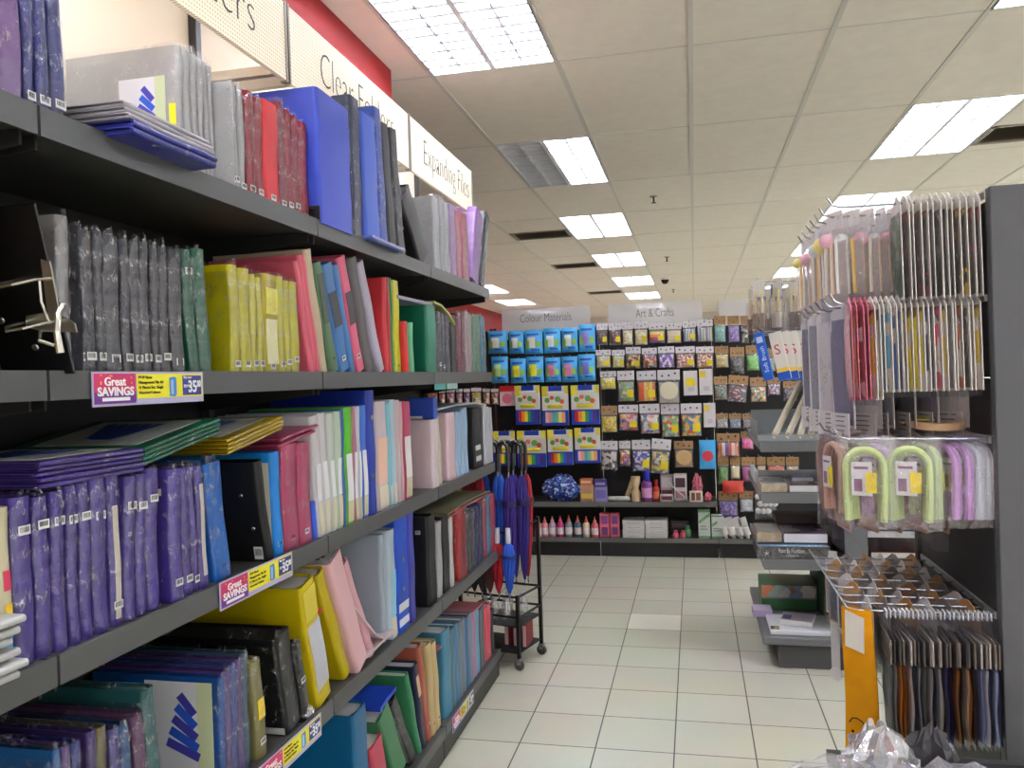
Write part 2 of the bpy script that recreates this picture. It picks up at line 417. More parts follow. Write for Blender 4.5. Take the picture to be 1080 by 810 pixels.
# ------------------------------------------------------------------ left shelving run
XF, XB = -0.96, -1.33            # shelf fronts and back
SH = [1.872, 1.470, 1.034, 0.603, 0.125]      # shelf board tops, from the top shelf down
LIP = [1.880, 1.476, 1.040, 0.609, 0.130]
SEAM = [-0.95, 0.11, 1.05, 1.985, 2.933, 3.83]
steel = plain((66, 66, 65), 0.45, 0.45, bump=(300.0, 0.1), mottle=0.03)
steel_dark = plain((34, 33, 33), 0.55, 0.35, mottle=0.05)
cream_board = plain((226, 218, 206), 0.55, 0.35)
bay_lab = ['dark grey metal shelving bay at the left edge of the photo, nearest the camera', 'dark grey shelving bay holding the grey and purple wrapped files',
           'dark grey shelving bay holding the blue binder on top and clear files', 'dark grey shelving bay at the far end of the left run, by the umbrella rack']
for k in range(1, 5):
    y0, y1 = SEAM[k], SEAM[k+1]
    t = thing('shelving_bay', bay_lab[k-1], 'shelving', (XB, y0, 0), group='left shelving run')
    L = y1-y0; D = XF-XB
    MB().box((-.004,.002,0.09),(.006,L-.002,1.86)).build('back_panel', steel_dark, t)
    MB().box((-.004,.002,1.862),(.006,L-.002,2.47)).build('upper_back_panel', cream_board, t); t.children[-1]['label'] = 'cream upper back panel'
    for yy in ((.004, L-.004) if k == 4 else (.004,)):
        u = MB(); u.box((.006,yy-.003,0),(.03,yy+.019 if yy < .1 else yy,2.5))
        u.build('upright', plain((58,57,56),.5), t)
    for s, (z, lz) in enumerate(zip(SH, LIP)):
        b = MB(); b.box((.008,.003,z-.03),(D-.006,L-.003,z))
        sh = b.build('shelf', steel, t)
        MB().prism([(D-.006,.003),(D,.003),(D,L-.003),(D-.006,L-.003)], lz-.046 if s < 4 else lz-.04, lz).build('price_rail', plain((76,77,76),.4,.5), sh)
        if s < 4:
            for yy in (.012, L-.018):
                MB().prism([(.01,-.03),(D-.02,-.012),(D-.02,0),(.01,0)], 0, .005, fn=lambda v, yy=yy, z=z: Vector((v.x, yy+v.z, z-.031+v.y*2.0))).build('bracket', steel_dark, sh)
    MB().box((.01,.003,0),(D-.012,L-.003,.085)).build('kick_plate', plain((52,52,52),.5), t)
# header boards over the shelving, with a faint added glow
def peg_mat():
    m, nt, out = _new('pegboard')
    b = nd(nt, 'ShaderNodeBsdfPrincipled', Roughness=0.4)
    tc = nd(nt, 'ShaderNodeTexCoord'); mp = nd(nt, 'ShaderNodeMapping'); mp.inputs['Scale'].default_value = (0, 100, 100)
    v = nd(nt, 'ShaderNodeTexVoronoi', Scale=1.0, Randomness=0.0)
    rp = nd(nt, 'ShaderNodeValToRGB'); rp.color_ramp.elements[0].position = .2; rp.color_ramp.elements[0].color = lin((196,180,156)); rp.color_ramp.elements[1].position = .28; rp.color_ramp.elements[1].color = lin((244,232,208))
    nt.links.new(tc.outputs['Object'], mp.inputs['Vector']); nt.links.new(mp.outputs[0], v.inputs['Vector']); nt.links.new(v.outputs['Distance'], rp.inputs[0])
    nt.links.new(rp.outputs[0], b.inputs['Base Color']); nt.links.new(rp.outputs[0], b.inputs['Emission Color']); b.inputs['Emission Strength'].default_value = 0.12  # weak glow put into the board colour to brighten it
    nt.links.new(b.outputs[0], out.inputs[0]); return m
peg = peg_mat(); letter = plain((38, 36, 44), 0.5)
for k, (word, lpx, lab) in enumerate([('Folders', (168, 268), 'cream perforated header board at the top left edge, lettering cut by the frame'), ('Clear Folders', (338, 415), 'cream header board reading Clear Folders behind the blue binder'), ('Expanding Files', (447, 494), 'cream header board reading Expanding Files at the far end')]):
    y0, y1 = SEAM[k+2]+.006, SEAM[k+3]-.004
    if k == 0: y0 = SEAM[2]+.006
    t = thing('header_sign', lab, 'sign', (-1.03, SEAM[k+2], 2.25), group='header boards over the left shelving')
    L = SEAM[k+3]-SEAM[k+2]
    MB().box((-.012,.012,0),(.0,L-.012,.207)).build('panel', peg, t)
    for yy in (.004, L-.012): MB().box((-.016,yy,-.004),(.003,yy+.008,.211)).build('end_bar', plain((150,142,130),.4,metal=.4), t)
    for yy in (.03, L-.05):
        MB().box((-.29,yy,.005),(-.012,yy+.02,.03)).build('bracket', plain((200,192,178),.5), t)
    ya, yb = y_at(lpx[0], -1.03, 2.34), y_at(lpx[1], -1.03, 2.34)
    text(word, .15, letter, t, (.0015, ya-SEAM[k+2], .06), FACE_X, width=yb-ya, bold=-.004)
    lt = thing('added_tube_light', 'added tube light, unseen behind the %s header board' % ['first','second','third'][k], 'light', (-1.075, SEAM[k+2]+L/2, 2.435), group='added tube lights behind the header boards')  # unseen lamp added to brighten the upper back panel and top shelf
    MB().box((-.02,-L*.42,.0),(.02,L*.42,.02)).build('batten', white_metal, lt)
    MB().tube([(0,-L*.4,-.014),(0,L*.4,-.014)], .013, 8).build('tube', emit((255,238,212), 4.0), lt)

# ------------------------------------------------------------------ files: one builder for every upright file
sticker_w = plain((226, 226, 222), 0.5); ink = plain((30, 30, 34), 0.5)
def barcode(parent, M, w, h, col=(222,222,218)):      # small printed label with bars; M maps (u right, v up, n out)
    b = MB(); b.box((0,0,0),(w,h,.0006), M); b.mi = 1
    x = w*.12
    while x < w*.85:
        bw = R(.02,.06)*w; b.box((x,h*.3,.0006),(x+bw,h*.85,.0009), M); x += bw+R(.03,.07)*w
    return b.build('barcode_label', [plain(col, .5), ink], parent)
def spine_M(y, z): return Matrix(((0,0,1,0.0006),(1,0,0,y),(0,1,0,z),(0,0,0,1)))        # on the front edge, facing +X
def face_M(x, y, z): return Matrix(((1,0,0,x),(0,0,-1,y),(0,1,0,z),(0,0,0,1)))          # on the near cover, facing -Y
def make_file(t, h, D, col, style='sleeved', sign=1, **kw):
    """parts in local space: front edge at x=0, body to x=-D, thickness along y from 0 to sign*t, bottom z=0"""
    bow = kw.get('bow', 0); seed = R(0, 9)
    ylo = 0 if sign > 0 else -t
    def bend(v):
        return Vector((v.x + .0015*math.sin(v.z*30+seed), v.y + bow*math.sin(PI*max(0, min(1, v.z/h))) , v.z))
    parts = []
    root = kw['root']
    m = wrapped(col) if style == 'sleeved' else (frosted(col, kw.get('alpha', .3)) if style == 'frosted' else vinyl(col))
    th = min(.0016, t*.22); r = min(t*.45, .012); n = 5
    # U shaped cover: outline outer then inner
    out_, inn = [], []
    out_.append((-D, ylo)); 
    for q in range(n+1):
        a = -PI/2+ (PI/2)*q/n; out_.append((-r+r*math.cos(a), ylo+r+r*math.sin(a)))
    for q in range(n+1):
        a = (PI/2)*q/n; out_.append((-r+r*math.cos(a), ylo+t-r+r*math.sin(a)))
    out_.append((-D, ylo+t))
    inn = [(-D, ylo+t-th), (-r-th, ylo+t-th), (-th*1.4, ylo+t*.55), (-th*1.4, ylo+t*.45), (-r-th, ylo+th), (-D, ylo+th)]
    c = MB().prism(out_+inn, 0, h, 10, bend).build('cover', m, root, True)
    if style != 'open':
        pc = kw.get('pages', tuple(int(v*.8) for v in col) if style == 'sleeved' else ((44,44,48) if sum(col) < 130 else (214, 212, 206)))
        MB().prism([(-D+.004, ylo+th+.0004), (-r-.002, ylo+th+.0004), (-r-.002, ylo+t-th-.0004), (-D+.004, ylo+t-th-.0004)], .004, h-.008, 10, bend).build(kw.get('inner','pockets'), plain(pc, .6), root)
    for lb in kw.get('labels', ()):       # spine labels: (z0 fraction, z1 fraction, colour)
        z0, z1, lc = lb
        MB().prism([(.0002,ylo+r*.6),(.0012,ylo+r*.6),(.0012,ylo+t-r*.6),(.0002,ylo+t-r*.6)], h*z0, h*z1, 4, bend).build('spine_label', plain(lc, .5), root)
    if kw.get('tag'):
        w = min(t*.8, .022); barcode(root, spine_M(ylo+(t-w)/2+bow*.3, kw['tag']), w, .014)
    if kw.get('bandface'):                # printed panel on the near cover (x0,x1,z0,z1,colour)
        for (x0, x1, z0, z1, bc) in kw['bandface']:
            MB().box((x0,ylo-.0009,z0),(x1,ylo-.0001,z1)).build('cover_label', plain(bc, .5), root)
    if kw.get('facetag'):
        x, z, w, hh = kw['facetag']; barcode(root, face_M(x, ylo-.0003, z), w, hh)
    if kw.get('ring'):
        for rz in (kw['ring'] if isinstance(kw['ring'], tuple) else (kw['ring'],)):
            MB().lathe([(.003,0),(.009,0),(.009,.0015),(.003,.002)], 14, Matrix.Translation((.0002, ylo+t/2, rz)) @ Matrix.Rotation(PI/2, 4, 'Y')).build('finger_ring', plain((190,190,190),.25,metal=.9), root, True)
    if kw.get('rivets'):
        for (x, z) in kw['rivets']:
            MB().lathe([(.003,0),(.005,0),(.004,.002)], 10, Matrix.Translation((x, ylo-.0002, z)) @ Matrix.Rotation(PI/2, 4, 'X')).build('rivet', plain((200,200,200),.25,metal=.9), root, True)
    if style == 'sleeved':
        fl = kw.get('flap', R(.006, .016)); nz = 12
        ring = []
        g = .0007
        prof = [(-D*.98, ylo-g), (-D*.6, ylo-g), (-D*.3, ylo-g), (-.03, ylo-g), (-r*.6, ylo-g*.5), (.0012, ylo+t*.25), (.0016, ylo+t*.5), (.0012, ylo+t*.75), (-r*.6, ylo+t+g*.5), (-.03, ylo+t+g), (-D*.3, ylo+t+g), (-D*.98, ylo+t+g)]
        vs = []; npf = len(prof)
        for k in range(nz+1):
            z = (h+.002)*k/nz if k < nz else h+fl
            for (x, y) in prof:
                jx = R(-.0006,.0035) if x > -.02 else R(-.002,.002)
                jy = R(-.0005,.0005)
                if k == nz: y = ylo+t/2+(y-ylo-t/2)*.35; jx += R(-.006,.0); z2 = z+R(-.006,.006)
                else: z2 = z+R(-.002,.002)*(0 if k == 0 else 1)
                vs.append(bend(Vector((x+jx, y+jy, max(.0004, z2)))))
        fs = []
        for k in range(nz):
            for i in range(npf-1): fs.append((k*npf+i, k*npf+i+1, (k+1)*npf+i+1, (k+1)*npf+i))
        MB().add(vs, fs).build('plastic_sleeve', cello(.065, milk=.05, crease_glint=.6), root, True)
    return root
LASTY = {}; PREV = {}
def L(s, x0, x1, top, col, label, style='sleeved', name='file', cat='file', group=None, Xf=-.985, D=.305, gap=.0012, force=False, **kw):
    z = SH[s]
    y0 = y_at(x0, Xf, z); y1 = y_at(x1, Xf, z)-gap
    xt, yt = top
    if xt is None: yt_, zt = y0, z_at(Xf, y0, yt)
    else: p = at_x(xt, yt, Xf); yt_, zt = p.y, p.z
    if not force:
        y0 = max(y0, LASTY.get(s, -9)); 
        if y1 < y0+.004: y1 = y0+.004
    h = math.hypot(yt_-y0, zt-z) if xt is not None else zt-z
    th = math.atan2(-(yt_-y0), zt-z) if xt is not None else 0
    if not force:
        pv = PREV.get(s)
        if pv:
            py1, pth, ph = pv
            def far(zz): return py1-math.tan(pth)*zz
            zc = min(ph*math.cos(pth), h*math.cos(th))
            lim = math.atan2(y0-far(zc), zc)
            if th > lim: th = max(0.0 if th > 0 else th, lim) if lim > 0 else lim
            if lim < 0 and th > lim: th = lim
    t = max(.004, y1-y0)*math.cos(th)
    if not force: PREV[s] = (y0+t/math.cos(th), th, h)
    if not force: LASTY[s] = y0+t/math.cos(th)+.0008
    sign = 1 if th >= 0 else -1
    D = min(D, Xf-XB-.02) if D > .3 else D
    root = thing(name, label, cat, (Xf, y0 if sign > 0 else y0+t/math.cos(th), z+.0006), (th, 0, kw.pop('yaw', 0)), group)
    make_file(t, h, D, col, style, sign, root=root, **kw)
    return root
def RUN(s, xs, ytops, col, label, style='sleeved', lean=None, group=None, **kw):
    """a run of similar files: xs are the pixel borders of the spines along the shelf"""
    n = len(xs)-1
    cols = col if isinstance(col, list) else [col]*n
    for i in range(n):
        yt = ytops[0]+(ytops[1]-ytops[0])*i/max(1, n-1)+R(-2.5,2.5)
        ln = (lean if lean is not None else 0)
        if isinstance(lean, tuple): ln = lean[0]+(lean[1]-lean[0])*i/max(1,n-1)
        k = dict(kw)
        if style == 'sleeved' and 'gap' not in k: k['gap'] = R(.0025,.0055); k['yaw'] = R(-.012,.012)
        if 'tag' not in k and style == 'sleeved': k['tag'] = R(.015,.03)
        elif k.get('tag') == 'top': k['tag'] = R(.19,.205)
        L(s, xs[i], xs[i+1], (xs[i]+ln, yt) if ln else (None, yt), cols[i], label.replace('{o}', ORD[i]).replace('{r}', ORD[n-1-i]), style, group=group, bow=R(-.0022,.0022), **k)

# ---- top shelf
L(0, -30, -2, (None, -28), (150,112,170), 'lilac wrapped file at the left frame edge of the top shelf', tag=.02)
L(0, -2, 28, (None, -20), (156,116,176), 'lilac wrapped file beside the navy ones on the top shelf')
RUN(0, [29,41,57,73], (-18,-8), (34,44,120), '{o} navy wrapped file from the left on the top shelf', group='navy wrapped files on the top shelf')
LASTY[0] = y_at(191, -1.03, SH[0]); PREV.pop(0)
for i, (a, b) in enumerate(zip([191,198,206,213,219,224],[198,206,213,219,224,229])):
    kw = {}
    if i == 0: kw = dict(bandface=[(-.022,-.006,.12,.165,(240,220,40)),(-.22,-.2,.1,.15,(222,214,170))])
    WF = L(0, a, b, (None, 47+i*4.4), (250,248,242), ['white wrapped file with yellow sticker on its cover on the top shelf'][0] if i == 0 else '%s white wrapped file behind the one with the yellow sticker' % ORD[i-1], group='white wrapped files on the top shelf', Xf=-1.03, tag=None, D=.27, **kw)
    if i == 0: WHITE_FIRST = WF
RUN(0, [240,247,255,262], (80,90), [(250,248,242),(232,232,228),(242,242,236)], '{o} clear white file in front of the red ones on the top shelf', group='clear white files on the top shelf')
RUN(0, [263,272,281], (96,101), (170,30,48), '{o} crinkly red wrapped file from the left on the top shelf', group='red wrapped files on the top shelf')
L(0, 281, 297, (None, 103), (206,62,66), 'plain brighter red file among the wrapped red ones', 'vinyl', tag=.02, ring=None)
RUN(0, [297,304,312,319,328], (108,128), [(150,30,60),(176,34,50),(170,30,54),(186,40,60)], '{o} red wrapped file after the plain bright red one', group='red wrapped files on the top shelf')
L(0, 330, 373, (None, 84), (60,80,184), 'large blue ring binder with black base band on the top shelf', 'vinyl', 'ring_binder', 'ring binder', Xf=-.955, D=.33,
  bandface=[(-.33,-.002,.0,.045,(28,26,30))], facetag=(-.03,.006,.018,.03), rivets=[(-.07,.022)])
L(0, 374, 384, (None, 99), (70,76,104), 'dark blue-grey wrapped file right of the large blue binder', Xf=-.97)
L(0, 387, 402, (372,112), (70,100,190), 'blue wrapped file leaning beside the large blue binder', 'vinyl', Xf=-.965)
L(0, 403, 411, (386,108), (64,96,190), 'second blue wrapped file, next to the black ones on the top shelf', Xf=-.97)
L(0, 412, 420, (401,128), (26,26,30), 'black leaning file beside the blue files on the top shelf', 'vinyl', Xf=-.98)
L(0, 421, 429, (410,134), (34,34,40), 'black wrapped file ending the blue group on the top shelf', Xf=-.985, tag=.02)
L(0, 445, 459, (424,212), (34,30,32), 'black box file with white labels near the far end of the top shelf', 'vinyl', Xf=-.99, facetag=(-.06,.17,.035,.03))
RUN(0, [460,466,471,476], (208,211), [(220,220,220),(206,208,212),(224,222,222)], '{o} clear wrapped file between the black and lilac files up top', lean=-3, group='clear files near the far end of the top shelf', tag=None)
RUN(0, [477,483,488], (213,219), [(196,170,210),(214,140,160)], '{o} pink-lilac wrapped file near the far end of the top shelf', lean=-3, tag=None)
L(0, 489, 496, (486,224), (210,130,140), 'rose wrapped file near the far end of the top shelf')
L(0, 497, 505, (502,226), (178,130,200), 'lilac wrapped file leaning outward near the far end of the top shelf')
L(0, 506, 511, (512,228), (60,56,64), 'dark wrapped file, last on the top shelf')
# ---- second shelf
L(1, 66, 80, (None, 226), (214,212,212), 'white wrapped file behind the black lever arch on the second shelf', Xf=-1.0, tag=None, D=.2)
RUN(1, [81,91,105,115,133,143,153,164,173,184,198], (239,262), (72,72,80), '{o} dark grey wrapped file from the left on the second shelf', group='dark grey wrapped files on the second shelf')
L(1, 203, 213, (192,263), (8,112,84), 'left green wrapped file on the second shelf', tag=.2)
L(1, 214, 226, (204,262), (10,118,88), 'right green wrapped file leaning beside the yellow ones', tag=None)
RUN(1, [247,257,268,274.5,280.5], (280,290), (255,245,20), '{o} yellow wrapped file from the left on the second shelf', group='yellow wrapped files on the second shelf')
L(1, 281, 296, (None, 288), (238,220,50), 'yellow wrapped file with a wide pale spine label', labels=[(.1,.55,(224,220,170)),(.6,.86,(226,216,90))], tag=.012)
RUN(1, [296,303,309.5,318.5], (290,297), (255,245,20), '{o} yellow wrapped file right of the labelled yellow one', group='yellow wrapped files on the second shelf')
RUN(1, [328,332,336,340], (285,279), (214,110,126), '{o} pink folder leaning behind the beige one', 'vinyl', lean=(-34,-37), group='pink folders leaning on the second shelf', D=.26)
L(1, 340.5, 348, (303,275), (206,190,164), 'beige folder leaning left on the second shelf', 'vinyl', D=.27)
L(1, 350, 359, (324,282), (86,120,84), 'green translucent file leaning beside the beige folder', 'frosted', labels=[(.45,.9,(70,80,70))], tag=.03, alpha=.15)
L(1, 360, 371, (337,282), (62,116,176), 'blue file with black spine insert leaning on the second shelf', 'frosted', labels=[(.42,.74,(60,62,66))], tag=.03, alpha=.1)
L(1, 371, 377, (350,281), (64,118,180), 'slim blue file right of the one with black insert', 'frosted', alpha=.1)
L(1, 377, 386, (354,274), (216,92,120), 'pink file with black spine insert leaning on the second shelf', 'frosted', labels=[(.42,.7,(70,66,68))], tag=.04, alpha=.1)
L(1, 387, 395, (369,273), (110,108,108), 'dark clear file leaning right of the pink one', 'frosted', alpha=.3)
L(1, 400, 407, (374,281), (196,190,206), 'silvery lilac folder leaning on the second shelf', 'vinyl')
RUN(1, [408,411,414.5,417], (295,294), [(206,66,72),(170,36,48),(40,130,70)], '{o} thin upright folder right of the leaning ones, second shelf', 'vinyl', D=.22)
L(1, 417.5, 424, (None, 295), (214,206,60), 'thin yellow folder upright on the second shelf', 'vinyl', tag=.02)
L(1, 425, 432, (None, 338), (206,60,56), 'short red booklet beside the green expanding file', 'vinyl', name='booklet', cat='booklet', Xf=-.965, D=.16)
L(1, 452, 462, (None, 321), (6,118,92), 'large green expanding file with its cover turned to the aisle', 'vinyl', name='expanding_file', cat='file', Xf=-.985, D=.33)
L(1, 434, 438, (None, 340), (120,190,150), 'small pale green folder leaning on the green expanding file', 'vinyl', Xf=-.962, D=.03, force=True)
RUN(1, [463,467,471,476], (328,330), (78,76,92), '{o} dark wrapped file right of the green expanding file', group='dark wrapped files at the far end of the second shelf')
L(1, 477, 483, (None, 332), (26,24,26), 'black file near the far end of the second shelf', 'vinyl')
RUN(1, [484,488,492], (331,332), (142,60,88), '{o} maroon wrapped file near the far end, second shelf')
RUN(1, [492.5,496,499.5], (331,331), (218,196,196), '{o} pinkish white file near the far end, second shelf', tag=None)
RUN(1, [500,504,508], (331,333), (120,168,138), '{o} pale green wrapped file near the far end, second shelf', tag=None)
RUN(1, [508.5,511,514], (334,335), (80,150,176), '{o} teal wrapped file, last on the second shelf', tag=None)
# ---- third shelf
L(2, 3, 19, (None, 537), (214,206,176), 'cream covered file with coloured spine at the left frame edge', 'vinyl', tag=None, labels=[(.1,.25,(60,150,190)),(.3,.42,(220,180,40)),(.5,.62,(200,60,90))])
RUN(2, [20,43,61,77,90,103,120], (528,508), (92,70,164), '{o} purple wrapped file from the left on the third shelf', group='purple wrapped files on the third shelf', tag='top')
L(2, 120, 132, (None, 503), (92,70,164), 'purple wrapped file with cream insert on the third shelf', tag=.03, labels=[(.05,.8,(204,196,176))])
RUN(2, [133,146,158,172], (502,498), (92,70,164), '{o} purple wrapped file right of the one with cream insert', group='purple wrapped files on the third shelf', lean=(1,-6), tag='top')
L(2, 184, 196, (None, 496), (96,74,170), 'wide purple wrapped file showing its plain cover', tag=.03, Xf=-.975, bandface=[(-.07,-.02,.205,.218,(214,206,190))])
RUN(2, [197,206,213], (494,493), (92,70,164), '{o} purple wrapped file after the wide plain one', group='purple wrapped files on the third shelf', lean=-8)
L(2, 214, 222, (206,492), (92,70,164), 'purple wrapped file with pale insert leaning on the bright blue one', labels=[(.1,.85,(196,188,180))])
L(2, 229, 246, (216,491), (36,130,216), 'bright blue wrapped file leaning on the third shelf', tag=.02)
L(2, 284, 291, (270,488), (18,18,22), 'black box file with rivets and a barcode on the third shelf', 'vinyl', Xf=-.975, D=.31, facetag=(-.035,.006,.022,.03), rivets=[(-.05,.16),(-.03,.08)])
L(2, 292, 301, (286,478), (40,140,214), 'bright blue file with cream cover label on the third shelf', 'vinyl', Xf=-.985, bandface=[(-.07,-.01,.02,.225,(214,208,186))], tag=.02)
RUN(2, [302,318,331], (468,466), (222,96,136), '{o} pink wrapped file from the left on the third shelf', group='pink wrapped files on the third shelf', lean=-4)
L(2, 332, 336, (None, 530), (60,100,210), 'small blue folder between the pink and clear files', 'vinyl', D=.2)
kk = [((226,222,226),(314,436)),((222,222,222),(328,436)),((218,222,218),(341,434)),((206,222,204),(353,433))]
RUN(2, [337,344,351,357,363], (440,434), [(226,222,226),(222,220,222),(218,222,218),(204,222,200)], '{o} clear display book with cream spine foot, left of the green one', 'frosted', lean=(-10,-3), group='clear display books on the third shelf', labels=[(.02,.28,(214,206,176)),(.29,.6,(232,232,236))], alpha=.2)
L(2, 364, 367, (None, 432), (70,110,170), 'thin blue display book left of the green one, third shelf', 'frosted', alpha=.2)
L(2, 367, 375, (None, 430), (90,190,40), 'bright green display book with white spine label', 'frosted', labels=[(.02,.2,(208,200,160)),(.2,.6,(228,228,232))], alpha=.1)
L(2, 375, 380, (None, 429), (176,120,130), 'dusty pink display book with white spine label', 'frosted', labels=[(.02,.2,(208,200,160)),(.2,.6,(228,228,232))], alpha=.1)
L(2, 380, 384, (None, 429), (214,214,222), 'white display book between the dusty pink and blue ones', 'frosted', labels=[(.02,.2,(208,200,160)),(.2,.6,(228,228,232))], alpha=.2)
L(2, 384, 390, (None, 428), (60,110,206), 'blue display book with white spine label', 'frosted', labels=[(.02,.2,(208,200,160)),(.2,.6,(228,228,232))], alpha=.1)
L(2, 391, 399, (None, 412), (34,62,158), 'tall navy blue lever arch binder on the third shelf', 'vinyl', 'ring_binder', 'ring binder', Xf=-.98, D=.33, ring=(.12,.3))
L(2, 400, 411, (None, 424), (224,206,214), 'display book with peach spine insert beside the navy binder', 'frosted', labels=[(.02,.22,(224,212,186)),(.24,.66,(236,190,164))], alpha=.15)
RUN(2, [411.5,416,420.5], (424,424), [(140,204,222),(190,216,226)], '{o} light blue display book on the third shelf', 'frosted', labels=[(.02,.2,(206,206,196))], alpha=.15)
RUN(2, [421,425,428], (424,424), [(222,200,204),(226,190,196)], '{o} pale pink display book on the third shelf', 'frosted', alpha=.2)
L(2, 428.5, 436, (None, 424), (178,60,92), 'burgundy display book with white spine label', 'frosted', labels=[(.02,.22,(206,196,166)),(.22,.64,(228,226,222))], alpha=.05, ring=None)
L(2, 458, 464, (None, 443), (226,208,214), 'translucent pink-white document box facing the camera', 'frosted', name='document_box', cat='box', Xf=-.975, D=.1, alpha=.1)
L(2, 464.5, 468, (460,440), (230,224,206), 'cream folder leaning behind the document box', 'vinyl', D=.2)
L(2, 474, 482, (None, 436), (232,200,206), 'pale pink box file near the far end of the third shelf', 'frosted', alpha=.1, D=.2)
RUN(2, [482.5,486,489,492,495], (434,432), (166,194,222), '{o} pale blue display book near the far end, third shelf', 'frosted', alpha=.2, group='pale blue display books on the third shelf')
L(2, 502, 508, (None, 431), (22,22,26), 'black box file with two small labels at the far end, third shelf', 'vinyl', labels=[(.12,.2,(200,200,200)),(.3,.38,(210,210,210))])
L(2, 508.5, 511, (None, 430), (60,60,64), 'dark grey folder next to the black box file, third shelf', 'vinyl')
RUN(2, [512,515,518,521], (428,428), (206,206,214), '{o} white folder at the far end of the third shelf', 'vinyl', group='white folders at the far end of the third shelf')
# ---- fourth shelf
def fansheet(root, t, w=.16, h=.2, x=-.02, z=.02, ysurf=0):      # printed sheet with a fan of blue files, facing the camera
    s = MB(); s.box((x-w,ysurf-.0012,z),(x,ysurf-.0003,z+h)); s.mi = 1
    s.box((x-w*.22,ysurf-.0016,z),(x,ysurf-.0011,z+h)); s.mi = 2
    for k in range(5):
        a = math.radians(50-7*k); c = Vector((x-w*(.48+.05*k), 0, z+h*(.86-.125*k)))
        M = Matrix.Translation(c) @ Matrix.Rotation(a, 4, 'Y')
        s.mi = 2 if k % 2 else 3
        s.box((0,ysurf-.0015-.0001*k,-.0095*w/.16),(w*(.33+.045*k),ysurf-.0011,.0095*w/.16), M)
    s.build('insert_sheet', [plain((226,226,230),.5), plain((206,214,170),.5), plain((40,90,200),.5), plain((70,64,170),.5)], root)
g4 = [(60,108,170),(106,84,150),(70,90,140),(50,110,180),(140,110,160),(80,120,150)]
fansheet(WHITE_FIRST, 0, w=.11, h=.15, x=-.03, z=.075)
def stackrun(xs, tops, cols, lab, grp, sheet=None, **kw):
    for i in range(len(xs)-1):
        r_ = L(3, xs[i], xs[i+1], (None if not kw.get('ln') else xs[i]-kw['ln'], tops[0]+(tops[1]-tops[0])*i/max(1,len(xs)-2)), cols[i % len(cols)], lab.replace('{o}', ORD[i]), group=grp, Xf=kw.get('Xf', -.985), tag=None, flap=.006, D=.31)
        if sheet == i: fansheet(r_, 0)
stackrun([62,70,80,91], (793,786), [(46,110,166),(120,90,150),(60,70,140)], '{o} slim wrapped file in the bottom left group, fourth shelf', 'slim wrapped files on the fourth shelf', ln=4)
stackrun([97,107,118], (774,770), [(90,70,130),(140,130,90)], '{o} slim wrapped file with black top beside the bottom left group', 'slim wrapped files on the fourth shelf', ln=4)
stackrun([126,137,148], (772,768), [(90,80,150),(50,100,150)], '{o} slim blue-violet wrapped file in the middle of the fourth shelf group', 'slim wrapped files on the fourth shelf', ln=10)
stackrun([154,166,178], (758,730), [(120,80,120),(60,120,120)], '{o} slim wrapped file just left of the one with a printed fan sheet', 'slim wrapped files on the fourth shelf', ln=14)
stackrun([236,242,248,254,260,266], (716,690), [(36,100,176),(120,90,160),(80,100,170),(110,90,150),(80,110,130)], '{o} slim wrapped file counted from the one with the printed fan sheet', 'slim wrapped files on the fourth shelf', sheet=0)
L(3, 274, 284, (262,704), (176,170,110), 'olive-cream wrapped file leaning behind the slim blue ones', tag=.03, D=.2, labels=[(.4,.6,(230,200,40))], Xf=-.975)
L(3, 303, 319, (290,676), (24,26,32), 'black wrapped file with white foot label leaning on the fourth shelf', tag=None, bandface=[(-.08,-.005,.004,.02,(190,190,186))], Xf=-.975)
L(3, 321, 329, (304,692), (30,30,34), 'small black wrapped file in front of the yellow box file', tag=.1, D=.12, Xf=-.968)
L(3, 337, 352, (316,622), (216,196,24), 'yellow box file with grey spine label leaning on the fourth shelf', 'vinyl', 'box_file', 'box file', labels=[(.12,.66,(190,190,196)),(.7,.95,(206,190,70))], Xf=-.972, D=.33)
L(3, 364, 372, (334,609), (206,188,18), 'second yellow box file with a printed panel outline', 'vinyl', 'box_file', 'box file', Xf=-.99, D=.33)
L(3, 378, 391, (343,604), (232,186,190), 'left pale pink translucent file leaning on the fourth shelf', 'frosted', Xf=-.972, alpha=.15)
L(3, 392, 398, (362,597), (230,176,186), 'right pale pink translucent file leaning on the fourth shelf', 'frosted', Xf=-.985, alpha=.15)
L(3, 405, 409, (None, 565), (168,180,192), 'large grey translucent folder facing the camera on the fourth shelf', 'frosted', Xf=-1.0, alpha=.1, D=.3)
L(3, 410, 420, (None, 562), (196,214,226), 'clear box file with light blue lower spine', 'frosted', labels=[(.02,.18,(214,206,170)),(.2,.62,(150,200,222))], alpha=.15)
L(3, 421, 433, (None, 543), (34,84,190), 'tall royal blue lever arch binder on the fourth shelf', 'vinyl', 'ring_binder', 'ring binder', labels=[(.05,.11,(220,220,220)),(.17,.24,(220,220,220))], ring=(.14,.24), D=.33, Xf=-.98)
L(3, 434, 440, (None, 540), (70,72,160), 'violet-blue binder right of the royal blue one', 'vinyl', D=.33)
L(3, 454, 462, (None, 546), (18,18,20), 'black box file with small white tags on the fourth shelf', 'vinyl', facetag=(-.05,.27,.02,.014), Xf=-.98)
L(3, 463, 468, (461,552), (190,190,190), 'black folder with a white edge, fourth shelf', 'vinyl', D=.2)
L(3, 469, 476, (None, 546), (22,22,24), 'second black folder beyond the white edged one, fourth shelf', 'vinyl')
L(3, 476.5, 480, (None, 546), (210,210,210), 'thin white folder next to the red wrapped file', 'vinyl')
L(3, 484, 493, (None, 538), (200,44,40), 'bright red wrapped file near the end of the fourth shelf')
